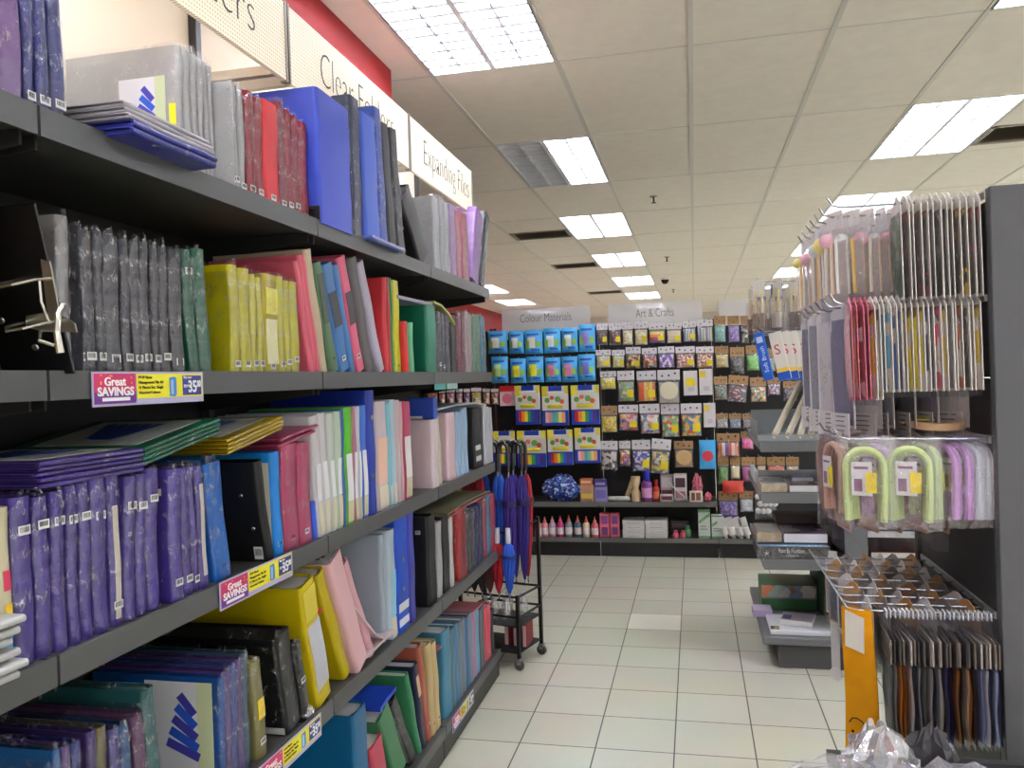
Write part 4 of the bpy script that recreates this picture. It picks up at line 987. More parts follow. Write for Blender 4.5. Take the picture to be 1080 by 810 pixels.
# white headed and kraft headed packs: (pixel box, description, colours, scale)
W_ = 'white headed pack of '
K_ = 'kraft headed pack of '
packs = [
 ('top row', 'white', [((629,641,341,364),'brown beads, left one',[(90,40,44),(140,80,70),(60,30,36)],90),((642,655,341,364),'brown beads, right one',[(96,44,44),(150,84,70),(70,34,36)],90),((656,668,340,364),'cream pompoms, left one',[(236,222,170),(244,236,204),(214,196,140)],70),((669,683.5,339,364),'cream pompoms, right one',[(238,222,160),(246,238,200),(220,200,130)],70),
   ((684.5,702,341,362),'rainbow felt',None,0),((703,719,341,362),'cream wooden sticks',[(228,206,160),(236,218,180)],50),((720,734,339,360.5),'pastel striped sheets, left one',None,1),((735,752,337,360.5),'pastel striped sheets, right one',None,1)]),
 ('top row', 'kraft', [((753,766,333,361),'teal wool balls',[(110,180,170),(140,200,190)],60),((767,780,333,361),'violet wool balls',[(130,96,180),(160,130,206)],60),((781,790,333,362),'black and white buttons, left one',[(30,30,30),(220,220,220),(160,150,120)],40),((791,801,333,362),'black and white buttons, right one',[(30,30,30),(214,220,220),(90,90,100)],40)]),
 ('second row', 'white', [((628.5,644.5,369,388),'white flowers',[(226,220,210),(236,220,90),(200,190,190)],60),((645.5,659,369,388),'pale yellow flowers',[(226,224,190),(236,220,70),(180,190,150)],60),((660,676,366,389),'orange and green shapes',[(210,90,50),(70,130,60),(236,190,60),(90,50,50)],50),((677,693,367,388),'blue and yellow shapes',[(60,110,180),(220,190,80),(180,60,80)],50),
   ((694,711.5,365.5,388),'violet jewels',[(150,90,170),(230,210,230),(110,90,190)],60),((712.5,733,365.5,388),'red and white beads, left one',[(190,70,80),(240,230,224),(200,140,120)],90),((734,753,365.5,388),'red and white beads, right one',[(190,60,80),(240,230,224),(220,150,60)],90)]),
 ('second row', 'kraft', [((754,768.5,365,388),'yellow labelled bits',[(230,214,90),(200,180,140)],40),((770,785.5,366,395),'dark gems',[(50,48,54),(110,104,112),(30,30,34)],70),((786.5,801,364,391),'bright green gems',[(110,190,80),(140,210,100)],60),((804,818,368,392),'pale green gems',[(120,160,100),(150,180,130),(190,150,170)],60)]),
 ('third row', 'white', [((633,650,391.5,411),'white foam bits',[(226,226,226),(236,220,80)],50),((651,669.5,391,423.5),'green plastic sticks',[(120,160,120),(210,220,190),(150,190,60),(150,150,150)],45),((671.5,692.5,391,423.5),'orange and yellow sticks',None,2),((693.5,717.5,390,425.5),'a round cream disc',None,3)]),
 ('third row', 'kraft', [((753,767.5,397,422),'teal and green beads',[(70,120,110),(130,160,140),(180,120,90)],70),((769,790,396,424),'mixed beads, tilted',[(150,60,70),(200,190,190),(70,100,120),(120,50,60)],70),((791,808.5,398,424),'green and orange beads',[(40,140,90),(110,180,200),(236,150,60),(230,210,180)],60),((809.5,823.5,398,417),'mauve beads',[(150,110,130),(200,180,190),(110,80,110)],80),((826,841,402,423),'dark mixed beads',[(80,60,70),(160,150,160),(60,60,80)],80),((847,858,402,420),'purple tinsel',[(150,50,180),(190,100,210)],80)]),
 ('fourth row', 'kraft', [((634,651.5,428,456),'yellow chips',[(230,196,40),(244,220,70),(200,160,30)],70)]),
 ('fourth row', 'white', [((652.5,673.5,427,454),'red, yellow and blue foam shapes',[(220,60,50),(240,200,80),(80,130,200),(230,150,150)],36),((674.5,696,426,457.5),'pink and blue foam flowers',[(236,150,150),(50,90,200),(90,180,110),(240,230,230)],36),((697,717,426,461),'coral and pale blue foam shapes',[(226,90,60),(160,200,230),(236,220,160),(120,180,90)],36),((718,740.5,425.5,460),'primary coloured foam shapes',[(60,110,200),(220,60,50),(60,160,80),(240,180,60)],36)]),
 ('fourth row', 'kraft', [((755,768,436,452),'clear beads',[(200,200,196),(150,150,150)],90),((769,782,436,452),'pale blue clear beads',[(180,196,206),(120,140,160)],90),((783,797,436,452),'silvery clear beads',[(196,190,190),(140,140,146)],90)]),
 ('fifth row', 'white', [((633.5,652,465,496),'black clips',[(34,30,30),(206,196,190)],40),((653,665.5,465,492),'violet and red flowers',[(80,60,140),(200,80,80),(230,220,120)],60),((666.5,686.5,464,497),'dark blue flowers',[(60,60,160),(90,90,190),(230,226,230)],60),((688,709,463,500),'yellow flowers, tilted',[(240,214,50),(230,226,220),(110,110,150)],50)]),
 ('fifth row', 'kraft', [((711,731.5,465,493),'a round wooden slice',None,4),((756,780.5,457,482),'coloured craft sticks',None,5),((781.5,795,455,474),'magenta wool',[(226,50,140),(236,90,160)],60)]),
 ('sixth row', 'kraft', [((757,769,481,511),'green strips',[(80,140,50),(110,170,70)],30),((770,781,482,506),'wooden bars',[(220,196,150),(230,210,170)],20),((782,797,482,508.5),'magenta felt',[(200,80,160),(210,100,170)],20),((798,808,482,506),'natural wooden pegs',[(206,176,130),(220,190,150)],30),((809,828,482,507),'red strips',[(210,80,50),(226,110,70)],20),((829,843,482,507),'natural wooden beads',[(206,180,140),(190,160,120)],40)]),
 ('seventh row', 'kraft', [((758,778.5,518,546),'purple tinsel balls',[(90,60,150),(150,120,190),(110,80,170)],70),((779.5,795,518,540),'white tinsel balls',[(226,230,234),(190,200,206)],90)]),
]
special = {0: stripes([(200,60,50),(230,140,50),(236,200,60),(90,160,80),(60,110,180),(120,70,150)], .13, 2), 1: stripes([(200,170,210),(140,110,180),(190,220,220),(150,180,170),(230,220,150)], .05, 0), 2: stripes([(240,170,40),(244,214,70),(240,110,40),(240,90,40),(236,200,80)], .11, 0), 5: stripes([(200,60,60),(230,200,190),(230,120,50),(240,230,220),(90,60,140)], .12, 0)}
for (rowname, head, items) in packs:
    for (b, what, cols, sc) in items:
        lab = (W_ if head == 'white' else K_)+what.replace(', left one','').replace(', right one','').replace(', tilted','')
        if ', left one' in what: lab += ' on the left of its twin'
        elif ', right one' in what: lab += ' on the right of its twin'
        elif ', tilted' in what: lab += ' hanging tilted'
        lab += ', '+rowname
        yy = 6.53+R(-.012,.012)
        if cols is None and sc in (3, 4):
            t = header_pack(b, lab, cells([(206,200,184),(196,190,176)], 20) if sc == 3 else kraft, head, sticker=False, depth=.012, Y=yy)
            x, z, w, h = hang(*b, Y=yy)
            MB().lathe([(.001,0),(w*.4,0),(w*.42,.003),(w*.4,.006)], 20, Matrix.Translation((0,-.012,-h*.62)) @ Matrix.Rotation(PI/2,4,'X')).build('disc', plain((232,222,190) if sc == 3 else (206,170,120),.5), t)
            continue
        header_pack(b, lab, special[sc] if cols is None else cells(cols, sc), head, sticker=head == 'white' and random.random() < .75, tilt=.1 if 'tilted' in what else R(-.02,.02), Y=yy, hh=.3 if head == 'white' else .34, depth=R(.024,.036))
# slim white cartons
for (b, lab, ycol) in [((720.5,736,391,417),'slim white carton with a yellow label, third row', (244,216,40)), ((737,751.5,389,416.5),'slim white carton with a small corner tag, third row', (236,206,70)), ((741.5,755,425,450.5),'slim white carton with a yellow corner, fourth row', (236,206,70))]:
    x, z, w, h = hang(*b)
    t = thing('slim_carton', lab, 'carton', (x, 6.53, z))
    MB().bbox((-w/2,-.015,-h),(w/2,.0,0),.002).build('carton', plain((220,212,214),.4), t)
    s = MB().bbox((-w*.32,-.0165,-h*.62),(w*.32,-.015,-h*.3),.0005) if '417' in str(b) or 'label' in lab else MB().bbox((-w*.45,-.0165,-h*.32),(0,-.015,-h*.08),.0005)
    s.build('price_sticker', plain(ycol,.4), t)
    m_ = MB(); m_.mi = 0
    for k in range(3): m_.box((-w*.2,-.0158,-h*(.7+.06*k)),(w*.25,-.015,-h*(.68+.06*k)))
    m_.build('printed_lines', plain((150,150,160),.5), t)
    hook(x, z-.012, 'hook of the '+lab)
# white pompom bag without a header
x, z, w, h = hang(796,819,518,547, Y=6.5)
t = thing('pompom_bag', 'clear bag of big white pompoms above the white tubes', 'craft pack', (x, 6.5, z))
for k in range(11):
    cx, cz = (-.36+.24*(k % 4)+(.1 if (k//4) % 2 else 0))*w, -h*(.2+.26*(k//4)); r_ = w*.15
    MB().lathe([(r_*math.cos(q), r_*math.sin(q)) for q in [(-PI/2+PI*i/8)*.999 for i in range(9)]], 12, Matrix.Translation((cx, R(-.01,.01), cz))).build('pompom', plain((236,236,238),.8,bump=(200,.5)), t, True)
pillow(w*1.06, h*1.05, .075, -h*1.02, edge=.006).build('clear_bag', clear_bag, t, True)
hook(x, z+.002, 'peg hook carrying the clear bag of white pompoms')
# small bright packs seen through the left shelving, under its second shelf
small = [((450,462,410,429),(226,120,60),'orange'),((463,470,411,429),(230,130,90),'light orange'),((471,480,410,429),(226,130,160),'pink floral'),((481,488,410,428),(240,170,190),'pale pink'),((489,496,410,428),(160,120,190),'violet'),((497,508,409,428),(236,210,50),'yellow'),((509,517,410,427),(230,150,80),'orange brush'),((518,526,410,427),(214,110,50),'dark orange brush')]
for (b, c, nm) in small:
    header_pack(b, 'small %s pack on the far display, seen under the left second shelf' % nm, cells([c,(236,224,214),tuple(int(v*.8) for v in c)], 60), 'white', False, hh=.2, dots=False, group='small packs behind the left shelving')
x, z, w, h = hang(527,543.5,407,428)
t = thing('craft_pack', 'red topped pack with a pink rose picture beside the crayon packs', 'craft pack', (x, 6.53, z))
MB().bbox((-w/2,-.012,-h),(w/2,0,0),.002).build('carton', plain((236,200,206),.4), t)
MB().bbox((-w/2,-.0135,-h*.28),(w/2,-.012,0),.0006).build('red_top', plain((206,34,34),.4), t)
MB().lathe([(.001,0),(w*.3,0),(w*.34,.002)], 14, Matrix.Translation((0,-.012,-h*.64)) @ Matrix.Rotation(PI/2,4,'X')).build('rose_picture', plain((226,120,140),.4), t)
hook(x, z-.012, 'peg hook carrying the red topped rose pack')
# ---- things standing on the two far shelves
def on_shelf(x0, x1, ytop, zs, Y=6.52): 
    a, b = at_y(x0, 520, Y).x, at_y(x1, 520, Y).x
    return (a+b)/2, b-a, z_at((a+b)/2, Y, ytop)-zs
x, w, h = on_shelf(573, 611, 503, ZU)
t = thing('net_bag', 'large net bag filled with blue and white pebbles on the far shelf', 'net bag', (x, 6.56, ZU+.0005))
crumple('', '', '', None, w*.5, .07, h, cells([(40,70,170),(90,130,210),(210,220,240),(30,50,130)], 55), 'pebbles', 10, 4, parent=t)
MB().tube([(-.02,0,h*.93),(0,0,h*1.1),(.03,0,h*.95)], .006, 6).build('tie', plain((60,90,180),.5), t, True)
def carton(x0, x1, ytop, zs, col, lab, bands=(), Y=6.5, depth=.06, ytop0=None, z0=0, group=None, name='carton', cat='box'):
    x, w, h = on_shelf(x0, x1, ytop, zs, Y)
    if z0: h -= z0
    t = thing(name, lab, cat, (x, Y, zs+.0005+z0), group=group)
    MB().bbox((-w/2,0,0),(w/2,depth,h),.002).build('box', plain(col,.45), t)
    for i, (u0,u1,v0,v1,c) in enumerate(bands):
        MB().box((-w/2+w*u0,-.001,h*v0),(-w/2+w*u1,.0001,h*v1)).build('printed_panel', plain(c,.45), t)
    return t, h
t, h = carton(612,626,512,ZU,(196,150,120),'lower orange-brown boxed set left of the lilac pack on the far shelf',[(.1,.9,.2,.5,(230,200,80))])
carton(612,625,505,ZU,(206,110,60),'orange box on top of the orange-brown boxed set',[(.1,.9,.3,.7,(230,190,150))],z0=h+.001)
t, h = carton(627,640,514,ZU,(150,140,190),'lilac pack on the far shelf next to the net bag',[(.1,.9,.25,.8,(120,110,180))])
carton(627,639.5,506,ZU,(80,66,140),'dark violet pack on top of the lilac pack',[(.1,.9,.3,.6,(160,150,200))],z0=h+.001)
x, w, h = on_shelf(641, 664, 516, ZU)
t = thing('foam_roll', 'clear wrapped roll of pale beads lying on the far shelf', 'roll', (x, 6.53, ZU+.021))
MB().lathe([(.012,-w/2),(.02,-w/2+.01),(.02,w/2-.01),(.012,w/2)], 14, Matrix.Rotation(PI/2,4,'Y')).build('roll', cells([(200,206,200),(220,222,214)],50), t, True)
x, w, h = on_shelf(652, 666, 505, ZU)
t = thing('wooden_figure', 'pale wooden figure leaning behind the clear wrapped roll', 'wooden figure', (x, 6.62, ZU+.0005), (0,.35,0))
MB().bbox((-.02,-.01,0),(.02,.01,h),.006).build('body', plain((214,184,140),.6), t)
x, w, h = on_shelf(665, 676, 503, ZU)
t = thing('wooden_goblet', 'light wooden goblet shaped pot on the far shelf', 'wooden pot', (x, 6.54, ZU+.0005))
MB().lathe([(w*.45,0),(w*.45,h*.35),(w*.3,h*.5),(w*.3,h*.6),(w*.45,h*.75),(w*.45,h)], 16).build('pot', plain((216,188,146),.6,mottle=.08), t, True)
def bottle(x, Y, zs, h, r, col, capc, lab, group=None, nozzle=False, labc=None):
    t = thing('bottle', lab, 'bottle', (x, Y, zs+.0005), group=group)
    MB().lathe([(r*.9,0),(r,.004),(r,h*.58),(r*.8,h*.66),(r*.42,h*.7)], 14).build('body', plain(col,.3,.5), t, True)
    if nozzle: MB().lathe([(r*.5,h*.7),(r*.5,h*.78),(r*.25,h*.86),(r*.12,h)], 12).build('nozzle', plain(capc,.4), t, True)
    else: MB().lathe([(r*.62,h*.7),(r*.62,h*.98),(r*.5,h)], 14).build('cap', plain(capc,.4), t, True)
    if labc: MB().lathe([(r*1.02,h*.14),(r*1.02,h*.46)], 14).build('label', plain(labc,.5), t, True)
x, w, h = on_shelf(676.5, 688, 497, ZU); bottle(x, 6.53, ZU, h, w*.5, (120,60,130), (40,50,170), 'tall violet bottle with dark blue cap on the far shelf', labc=(206,150,190))
x, w, h = on_shelf(688.5, 695.5, 506, ZU); bottle(x, 6.53, ZU, h, w*.48, (196,60,50), (170,36,36), 'slim red bottle beside the violet one on the far shelf', labc=(230,120,80))
carton(696,710,522,ZU,(214,200,200),'low white pink box on the far shelf',[(.1,.9,.3,.8,(110,60,70))])
carton(697,710,501,ZU,(206,186,190),'pinkish blister box behind the low white one',[(.1,.9,.1,.4,(120,70,80)),(.1,.9,.5,.9,(230,220,220))],Y=6.6)
carton(711,724.5,500,ZU,(222,214,214),'white blister box with red window on the far shelf',[(.12,.88,.5,.85,(90,60,66)),(.12,.88,.1,.35,(190,130,130))],Y=6.57)
x, w, h = on_shelf(705, 726, 510, ZU)
t = thing('white_stick', 'white stick leaning across the blister boxes', 'stick', (x, 6.53, ZU+.004), (0,0,0))
MB().tube([(w*.5,0,.0),(-w*.5,.02,h)], .005, 8).build('stick', plain((230,230,230),.4), t, True)
carton(727,741,518,ZU,(230,222,200),'small cream framed card near the end of the far shelf',[(.15,.42,.15,.85,(120,80,60)),(.5,.85,.15,.85,(150,100,80))],depth=.02)
x, w, h = on_shelf(730, 741, 503, ZU); crumple('pouch', 'small pink bag behind the framed card', 'bag', (x, 6.62, ZU+.0005), w*.5, .03, h, plain((226,120,140),.4,coat=.3))
x, w, h = on_shelf(743, 750.5, 520, ZU); crumple('pouch', 'little pink pouch at the right end of the far shelf', 'bag', (x, 6.54, ZU+.0005), w*.5, .02, h, plain((220,110,130),.4,coat=.3))
x, w, h = on_shelf(761, 782, 506, ZL)
t = thing('craft_pack', 'red rounded bag above the purple tinsel pack', 'craft pack', (at_y(773,512,6.5).x, 6.5, at_y(773,507,6.5).z))
pillow(.16, .1, .06, -.1).build('bag', plain((206,70,56),.4,coat=.3), t, True); hook(t.location.x, t.location.z-.01, 'peg hook carrying the red rounded bag')
# lower shelf
gl = [(567.5,(226,180,170),(200,80,60)),(574,(236,150,160),(220,120,110)),(582,(206,170,196),(236,200,200)),(590.3,(200,50,120),(226,90,90)),(599.3,(140,150,160),(226,120,100)),(608.6,(70,110,130),(226,110,100)),(617.6,(226,206,170),(226,100,90)),(626.6,(226,110,130),(226,120,100))]
gn = ['pale peach','light pink','lilac','magenta','grey','slate blue','cream','salmon']
for (px, c, cp), nm in zip(gl, gn):
    x, w, h = on_shelf(px-3.9, px+3.9, 543+abs(px-600)*.06, ZL)
    bottle(x, 6.5, ZL, h, w*.48, c, cp, '%s glitter glue bottle with a pointed nozzle on the lowest far shelf' % nm, 'glitter glue bottles', True, (240,226,226))
for i, (a, b) in enumerate(((631.5,641.5),(642.5,652))):
    carton(a, b, 541.5, ZL, (226,110,130), '%s pink box with two violet windows beside the glue bottles' % ['left','right'][i], [(.18,.82,.1,.42,(120,70,130)),(.18,.82,.56,.9,(130,80,150))])
n_ = 0
for c_, (a, b) in enumerate(((656,679),(680,703))):
    for r_ in range(4):
        zz = r_*.0345
        x, w, h = on_shelf(a, b, 560, ZL)
        t = thing('sheet_pack', '%s white paper pack in the %s pile on the lowest far shelf' % (['lowest','second lowest','second highest','topmost'][r_], ['left','right'][c_]), 'paper pack', (x+R(-.003,.003), 6.48, ZL+.0005+zz), group='white paper packs')
        MB().bbox((-w/2,0,0),(w/2,.2,.0335),.003).build('pack', plain((222,218,214),.5), t)
        if c_ == 0: MB().box((-w/2-.006,.02,.006),(-w/2+.001,.17,.026)).build('dark_end', plain((40,36,40),.5), t)
        MB().box((-w*.3,-.001,.012),(w*.3,.0002,.016)).build('printed_line', plain((170,166,166),.5), t)
carton(706,725,549,ZL,(44,42,46),'dark boxed set behind the pink pots on the lowest far shelf',[(.1,.9,.5,.8,(90,70,76))],Y=6.62)
for i, px in enumerate((711.5, 719)):
    x, w, h = on_shelf(px-3.4, px+3.4, 560, ZL); bottle(x, 6.5, ZL, .06, .022, (230,110,130), (226,90,110), '%s small pink pot on the lowest far shelf' % ['left','right'][i])
x, w, h = on_shelf(720, 728, 555, ZL); bottle(x, 6.56, ZL, .09, .028, (110,180,130), (100,170,110), 'small green pot behind the pink pots')
for i, (a, b, tp) in enumerate(((735.5,748,538),(749.5,761,543.5))):
    t, h = carton(a, b, tp, ZL, (206,214,206), '%s white and green box with a diagonal stripe, lowest far shelf' % ['taller','shorter'][i], [(0,1,.92,1,(110,160,110)),(0,1,0,.08,(110,160,110)),(.15,.75,.3,.34,(150,150,150)),(.15,.65,.4,.44,(150,150,150))])
    x, w, hh = on_shelf(a, b, tp, ZL)
    MB().prism([(-w*.45,h*.5),(-w*.45,h*.62),(w*.45,h*.9),(w*.45,h*.78)], 0, .0012, fn=lambda v: Vector((v.x,-v.z,v.y))).build('green_stripe', plain((120,170,120),.45), t)
for i, px in enumerate((767,775,783,790)):
    x, w, h = on_shelf(px-4, px+4, 543+i*.5, ZL, 6.5)
    t = thing('paint_tube', '%s white tube standing tilted right of the green striped boxes' % ORD[i], 'tube', (x-.015, 6.5, ZL+.001), (0,-.28,0), group='white tubes on the lowest far shelf')
    MB().lathe([(.012,0),(.014,.02),(.03,.03),(.03,.09)], 12, sy=.8).build('body', plain((220,216,212),.35), t, True)
    MB().prism([(-.03,-.004),(.03,-.004),(.03,.004),(-.03,.004)], .085, .17).build('crimped_end', plain((214,210,206),.4), t)
for i, (a, b, c) in enumerate([(455,463,(226,180,60)),(464,472,(150,40,44)),(473,484,(230,190,60)),(485,497,(226,140,60)),(498,512,(236,236,226))]):
    carton(a, b, 500+i*.6, ZU, c, 'small %s box on the far shelf, glimpsed under the left third shelf' % ['yellow','dark red','pale yellow','orange','white'][i], [(.2,.8,.3,.7,(60,50,50))], Y=6.55)
# ------------------------------------------------------------------ near right: hook display seen from its end
XR = 0.67; YA, YB = 2.05, 2.72
grey_panel = plain((84,84,86), .5, .4, bump=(500.,.1), mottle=.03)
dark_panel = plain((48,46,46), .55, .35, mottle=.05)
t = thing('hook_display', 'dark grey hook display stand at the right frame edge', 'display stand', (XR, YA, 0))
L_ = YB-YA
MB().box((0,.034,0.0),(.02,L_,.62)).build('back_panel', dark_panel, t)
MB().box((0,.034,.623),(.02,L_,1.405)).build('back_panel', dark_panel, t)
MB().box((0,.034,1.408),(.02,L_,1.815)).build('back_panel', dark_panel, t)
MB().bbox((0.0,0,0),(.75,.032,1.845),.002).build('end_panel', grey_panel, t); t.children[-1]['label'] = 'lighter grey end panel'
MB().box((-.012,L_-.004,0),(.03,L_+.03,1.83)).build('upright', plain((26,26,27),.5), t)
for zz in (1.83, 1.593, 1.262, .852):
    MB().box((-.006,.034,zz-.008),(0,L_-.005,zz+.008)).build('hook_rail', plain((150,150,150),.4,metal=.3), t)
hook_p2 = None
def rhook(y, z, lab, X1=.337):
    global hook_p2
    if hook_p2 is None:
        d = X1-XR
        hook_p2 = MB().tube([(-.001,0,0),(d+.03,0,.004),(d+.012,0,.01),(d,0,.03)], .0028, 8).build('display_hook', plain((176,178,184),.25,metal=.9), None, True); o = hook_p2
    else: o = hook_p2.copy(); COL.objects.link(o)
    o.location = (XR-.006, y, z); tag(o, lab, 'hook', 'wire hooks of the right display'); return o
rows = {'top': 1.83, 'second': 1.593, 'third': 1.262, 'lowest': .852}
hy = {'top': [2.12,2.25,2.34,2.42,2.5,2.6,2.69], 'second': [2.12,2.24,2.36,2.47,2.58,2.68], 'third': [2.12,2.24,2.36,2.5,2.62], 'lowest': [2.085,2.15,2.22,2.3,2.39,2.48,2.56,2.65]}
for rn in rows:
    for i, y in enumerate(hy[rn]): rhook(y, rows[rn], '%s wire hook from the front in the %s row of the right display' % (ORD[i], rn))
NEG = -PI/2
film_r = cello(.13, milk=.1, scale=45.0, crease_glint=.5)
def rpack(X, y, z, W, H, label, face, yaw=NEG, back=(236,230,222), group=None, head=.14, film=True, depth=.006, name='hanging_pack', tail=.0, cat='pack', tilt=0, film_ext=.014, prints=None):
    """thin pack hung on a hook: white backing card, printed face, clear film; origin at the hang hole"""
    t = thing(name, label, cat, (X, y, z), (tilt, 0, yaw), group)
    c = MB()
    if back is None: c.bbox((-W*.3,-.001,-H*.12),(W*.3,.001,.016),.0005); back = (236,232,228)
    else: c.prism([(-W/2,-H),(W/2,-H),(W/2,-.01),(W*.08,.018),(-W*.08,.018),(-W/2,-.01)], 0, .0016, fn=lambda v: Vector((v.x + 0, v.z + .002*math.sin(v.y*18), v.y)))
    c.build('backing_card', plain(back,.5), t)
    def f(u, v):
        k = min(1, min(u, 1-u)/.2)*min(1, min(v, 1-v)/.15)
        return Vector(((u-.5)*W*.86, -.0012-depth*k**.5+.002*math.sin((-H*.97+H*(1-head)*v)*18), -H*.97+H*(1-head)*v))
    MB().grid(5, 8, f).build('printed_face', face, t, True)
    if film:
        rr = random.Random(sum(ord(ch)*(i_+1) for i_, ch in enumerate(label))); n = 7
        def g(u, v):
            k = min(1, min(u, 1-u)/.15)
            return Vector(((u-.5)*(W+.012), -.003-(depth+.002)*k+rr.uniform(-.0015,.0015), -H-film_ext-tail+(H+film_ext+tail)*v+rr.uniform(-.002,.002)))
        MB().grid(4, 9, g).build('clear_film', film_r, t, True)
    if prints: prints(t)
    return t
# top row, nearest hook: thirteen white edged picture packs
tops = [((60,100,70),(200,180,180)),((50,40,40),(150,70,60)),((60,50,44),(196,70,110)),((50,44,36),(130,60,40)),((46,40,36),(160,90,70)),((50,40,38),(150,80,66)),((40,40,44),(200,190,190)),((50,60,56),(60,70,70)),((40,46,44),(56,62,66)),((60,50,40),(220,180,40)),((50,44,34),(236,200,30)),((70,50,44),(206,40,50)),((60,44,40),(190,40,54))]
for i, (a, b) in enumerate(tops):
    X = .487+i*.0142
    rpack(X, 2.12+R(-.004,.004), 1.832, .1, .235, '%s white edged picture pack from the left on the nearest top hook' % ORD[i], cells([a,b,tuple(int((p+q)/2) for p, q in zip(a,b)),a], R(28,45)), yaw=NEG+R(-.09,.05), group='white edged picture packs, top row')
pastel = [((238,214,220),(246,240,236)),((240,232,190),(250,246,236)),((226,232,226),(244,240,240)),((244,220,200),(250,240,230)),((222,214,230),(246,244,244))]
for hI, (y, n_, x0) in enumerate([(2.25,5,.37),(2.34,6,.36),(2.42,6,.36),(2.5,5,.37),(2.6,5,.36),(2.69,4,.35)]):
    for k in range(n_):
        a, b = pastel[(hI*2+k) % 5]
        def party(t, k=k, hI=hI):
            for q, sx in enumerate((-.022, .004, .026)):
                MB().tube([(sx,-.014,-.2),(sx+R(-.006,.006),-.016,-.06)], R(.0025,.005), 6).build('stick', plain([(244,238,226),(236,214,190),(246,244,242),(240,200,120)][(k+q+hI) % 4],.4), t, True)
            r_ = R(.014,.022)
            MB().lathe([(max(.0005, r_*math.cos(a_)), r_*math.sin(a_)) for a_ in [-PI/2+PI*i_/8 for i_ in range(9)]], 12, Matrix.Translation((R(-.015,.015),-.02,-.06))).build('pompom', plain([(240,190,206),(244,232,150),(236,240,238),(214,236,226)][(k*2+hI) % 4],.8,bump=(200,.4)), t, True)
        rpack(x0+.036*k+R(-.004,.004), y, 1.832, R(.09,.11), R(.21,.24), '%s pastel party pack in clear film on the %s top hook from the front' % (ORD[k], ORD[hI+1]), frosted((244,238,236), .6), yaw=NEG+R(.0,.85), back=None, group='pastel packs in clear film, top row', head=.3, depth=.008, tail=.02, prints=party)
# second row
c2 = [((206,120,140),(220,170,170)),((200,110,130),(236,200,120)),((190,90,110),(150,70,60)),((206,130,150),(120,80,60)),((90,70,60),(220,190,40)),((110,80,60),(236,220,210)),((230,226,220),(90,150,190)),((226,220,216),(110,180,210)),((216,200,190),(70,110,180)),((190,180,170),(60,90,150)),((110,100,80),(200,180,60)),((120,110,60),(240,214,20)),((150,120,30),(244,220,20)),((130,110,40),(240,216,30)),((60,66,90),(50,60,110)),((60,56,70),(90,90,120)),((120,60,90),(226,90,120)),((90,90,110),(240,210,60)),((60,60,66),(110,104,100)),((70,60,60),(140,130,120)),((120,80,60),(200,110,60)),((200,196,190),(60,56,50)),((110,110,90),(190,170,120)),((120,110,80),(220,190,50))]
for i, (a, b) in enumerate(c2):
    X = .372+i*.0121
    rpack(X, 2.12+R(-.004,.004), 1.594, .1, .215 if i > 5 else .232, '%s picture pack from the left on the nearest hook of the second row' % ORD[i], cells([b,a,b,(230,220,210) if i % 3 else b], R(16,36)), yaw=NEG+R(-.09,.05), back=(216,120,140) if i < 4 else (236,230,222), group='picture packs, second row', head=.1)
def lowlabel(t):
    MB().box((-.05,-.011,-.335),(.05,-.0095,-.27)).build('paper_label', plain((222,216,212),.5), t)
    s = MB()
    for k in range(4): s.box((-.02,-.0122,-.28-.012*k),(.03-.006*(k%2),-.0115,-.277-.012*k))
    s.build('printed_lines', plain((110,106,110),.5), t)
for hI, (y, n_, x0) in enumerate([(2.24,6,.375),(2.36,5,.37),(2.47,4,.36),(2.58,4,.36),(2.68,3,.36)]):
    for k in range(n_):
        col = [(120,116,132),(206,200,200),(150,150,160),(70,70,76)][(k+hI) % 4] if hI or k else (112,108,128)
        rpack(x0+.05*k, y, 1.594, .115, .31, '%s long pale pouch with a paper foot label on the %s hook, second row' % (ORD[k], ORD[hI+1]), plain(col,.5,bump=(50,.4)), yaw=NEG+R(.1,.6), back=(228,224,222), group='long pale pouches, second row', head=.12, depth=.012, tail=.02, prints=lowlabel)
# third row: wrapped U shaped bag handles
def handle_pack(X, y, z, col, label, yaw, W=.1, H=.185, n=3, sticker=True):
    t = thing('bag_handle_pack', label, 'handle pack', (X, y, z), (0,0,yaw), 'wrapped bag handles')
    m = plain(col, .4, .5, bump=(90,.15))
    for k in range(n):
        o = (k-(n-1)/2)*.011; w = W*.42-.004*k; pts = []
        for q in range(13):
            a = PI*q/12; pts.append((-w*math.cos(a), o, -.055-.0+w*math.sin(a)*.95))
        pts = [(-w*.92, o, -H),(-w, o, -H*.6)]+pts+[(w, o, -H*.6),(w*.92, o, -H)]
        MB().tube(pts, [.009,.0085]+[.008]*13+[.0085,.009], 8).build('handle', m, t, True)
    c = MB().bbox((-.03,-.02,-.125),(.016,-.018,-.045),.0005); c.mi = 1; c.box((-.024,-.0206,-.115),(-.006,-.0199,-.085)); c.box((-.024,-.0206,-.062),(.008,-.0199,-.056))
    c.build('card_tag', [plain((228,226,226),.5), plain((150,110,140),.5)], t)
    if sticker: MB().bbox((.002,-.0225,-.118),(.026,-.0205,-.07),.0005).build('price_sticker', price_y, t)
    rr = random.Random(int(X*1e4))
    def g(s):
        def f(u, v):
            k = min(1, min(u,1-u)/.14)*min(1, (1-v)/.2)
            return Vector(((u-.5)*(W+.03), s*(.002+.024*k)+rr.uniform(-.002,.002), -H-.018+(H+.03)*v+rr.uniform(-.003,.003)))
        return f
    b = MB(); b.grid(6, 9, g(-1)); b.grid(6, 9, g(1)); b.build('clear_bag', film_r, t, True)
    return t
gr, pu, bw, wo = (190,206,140), (190,140,200), (200,206,214), (206,160,140)
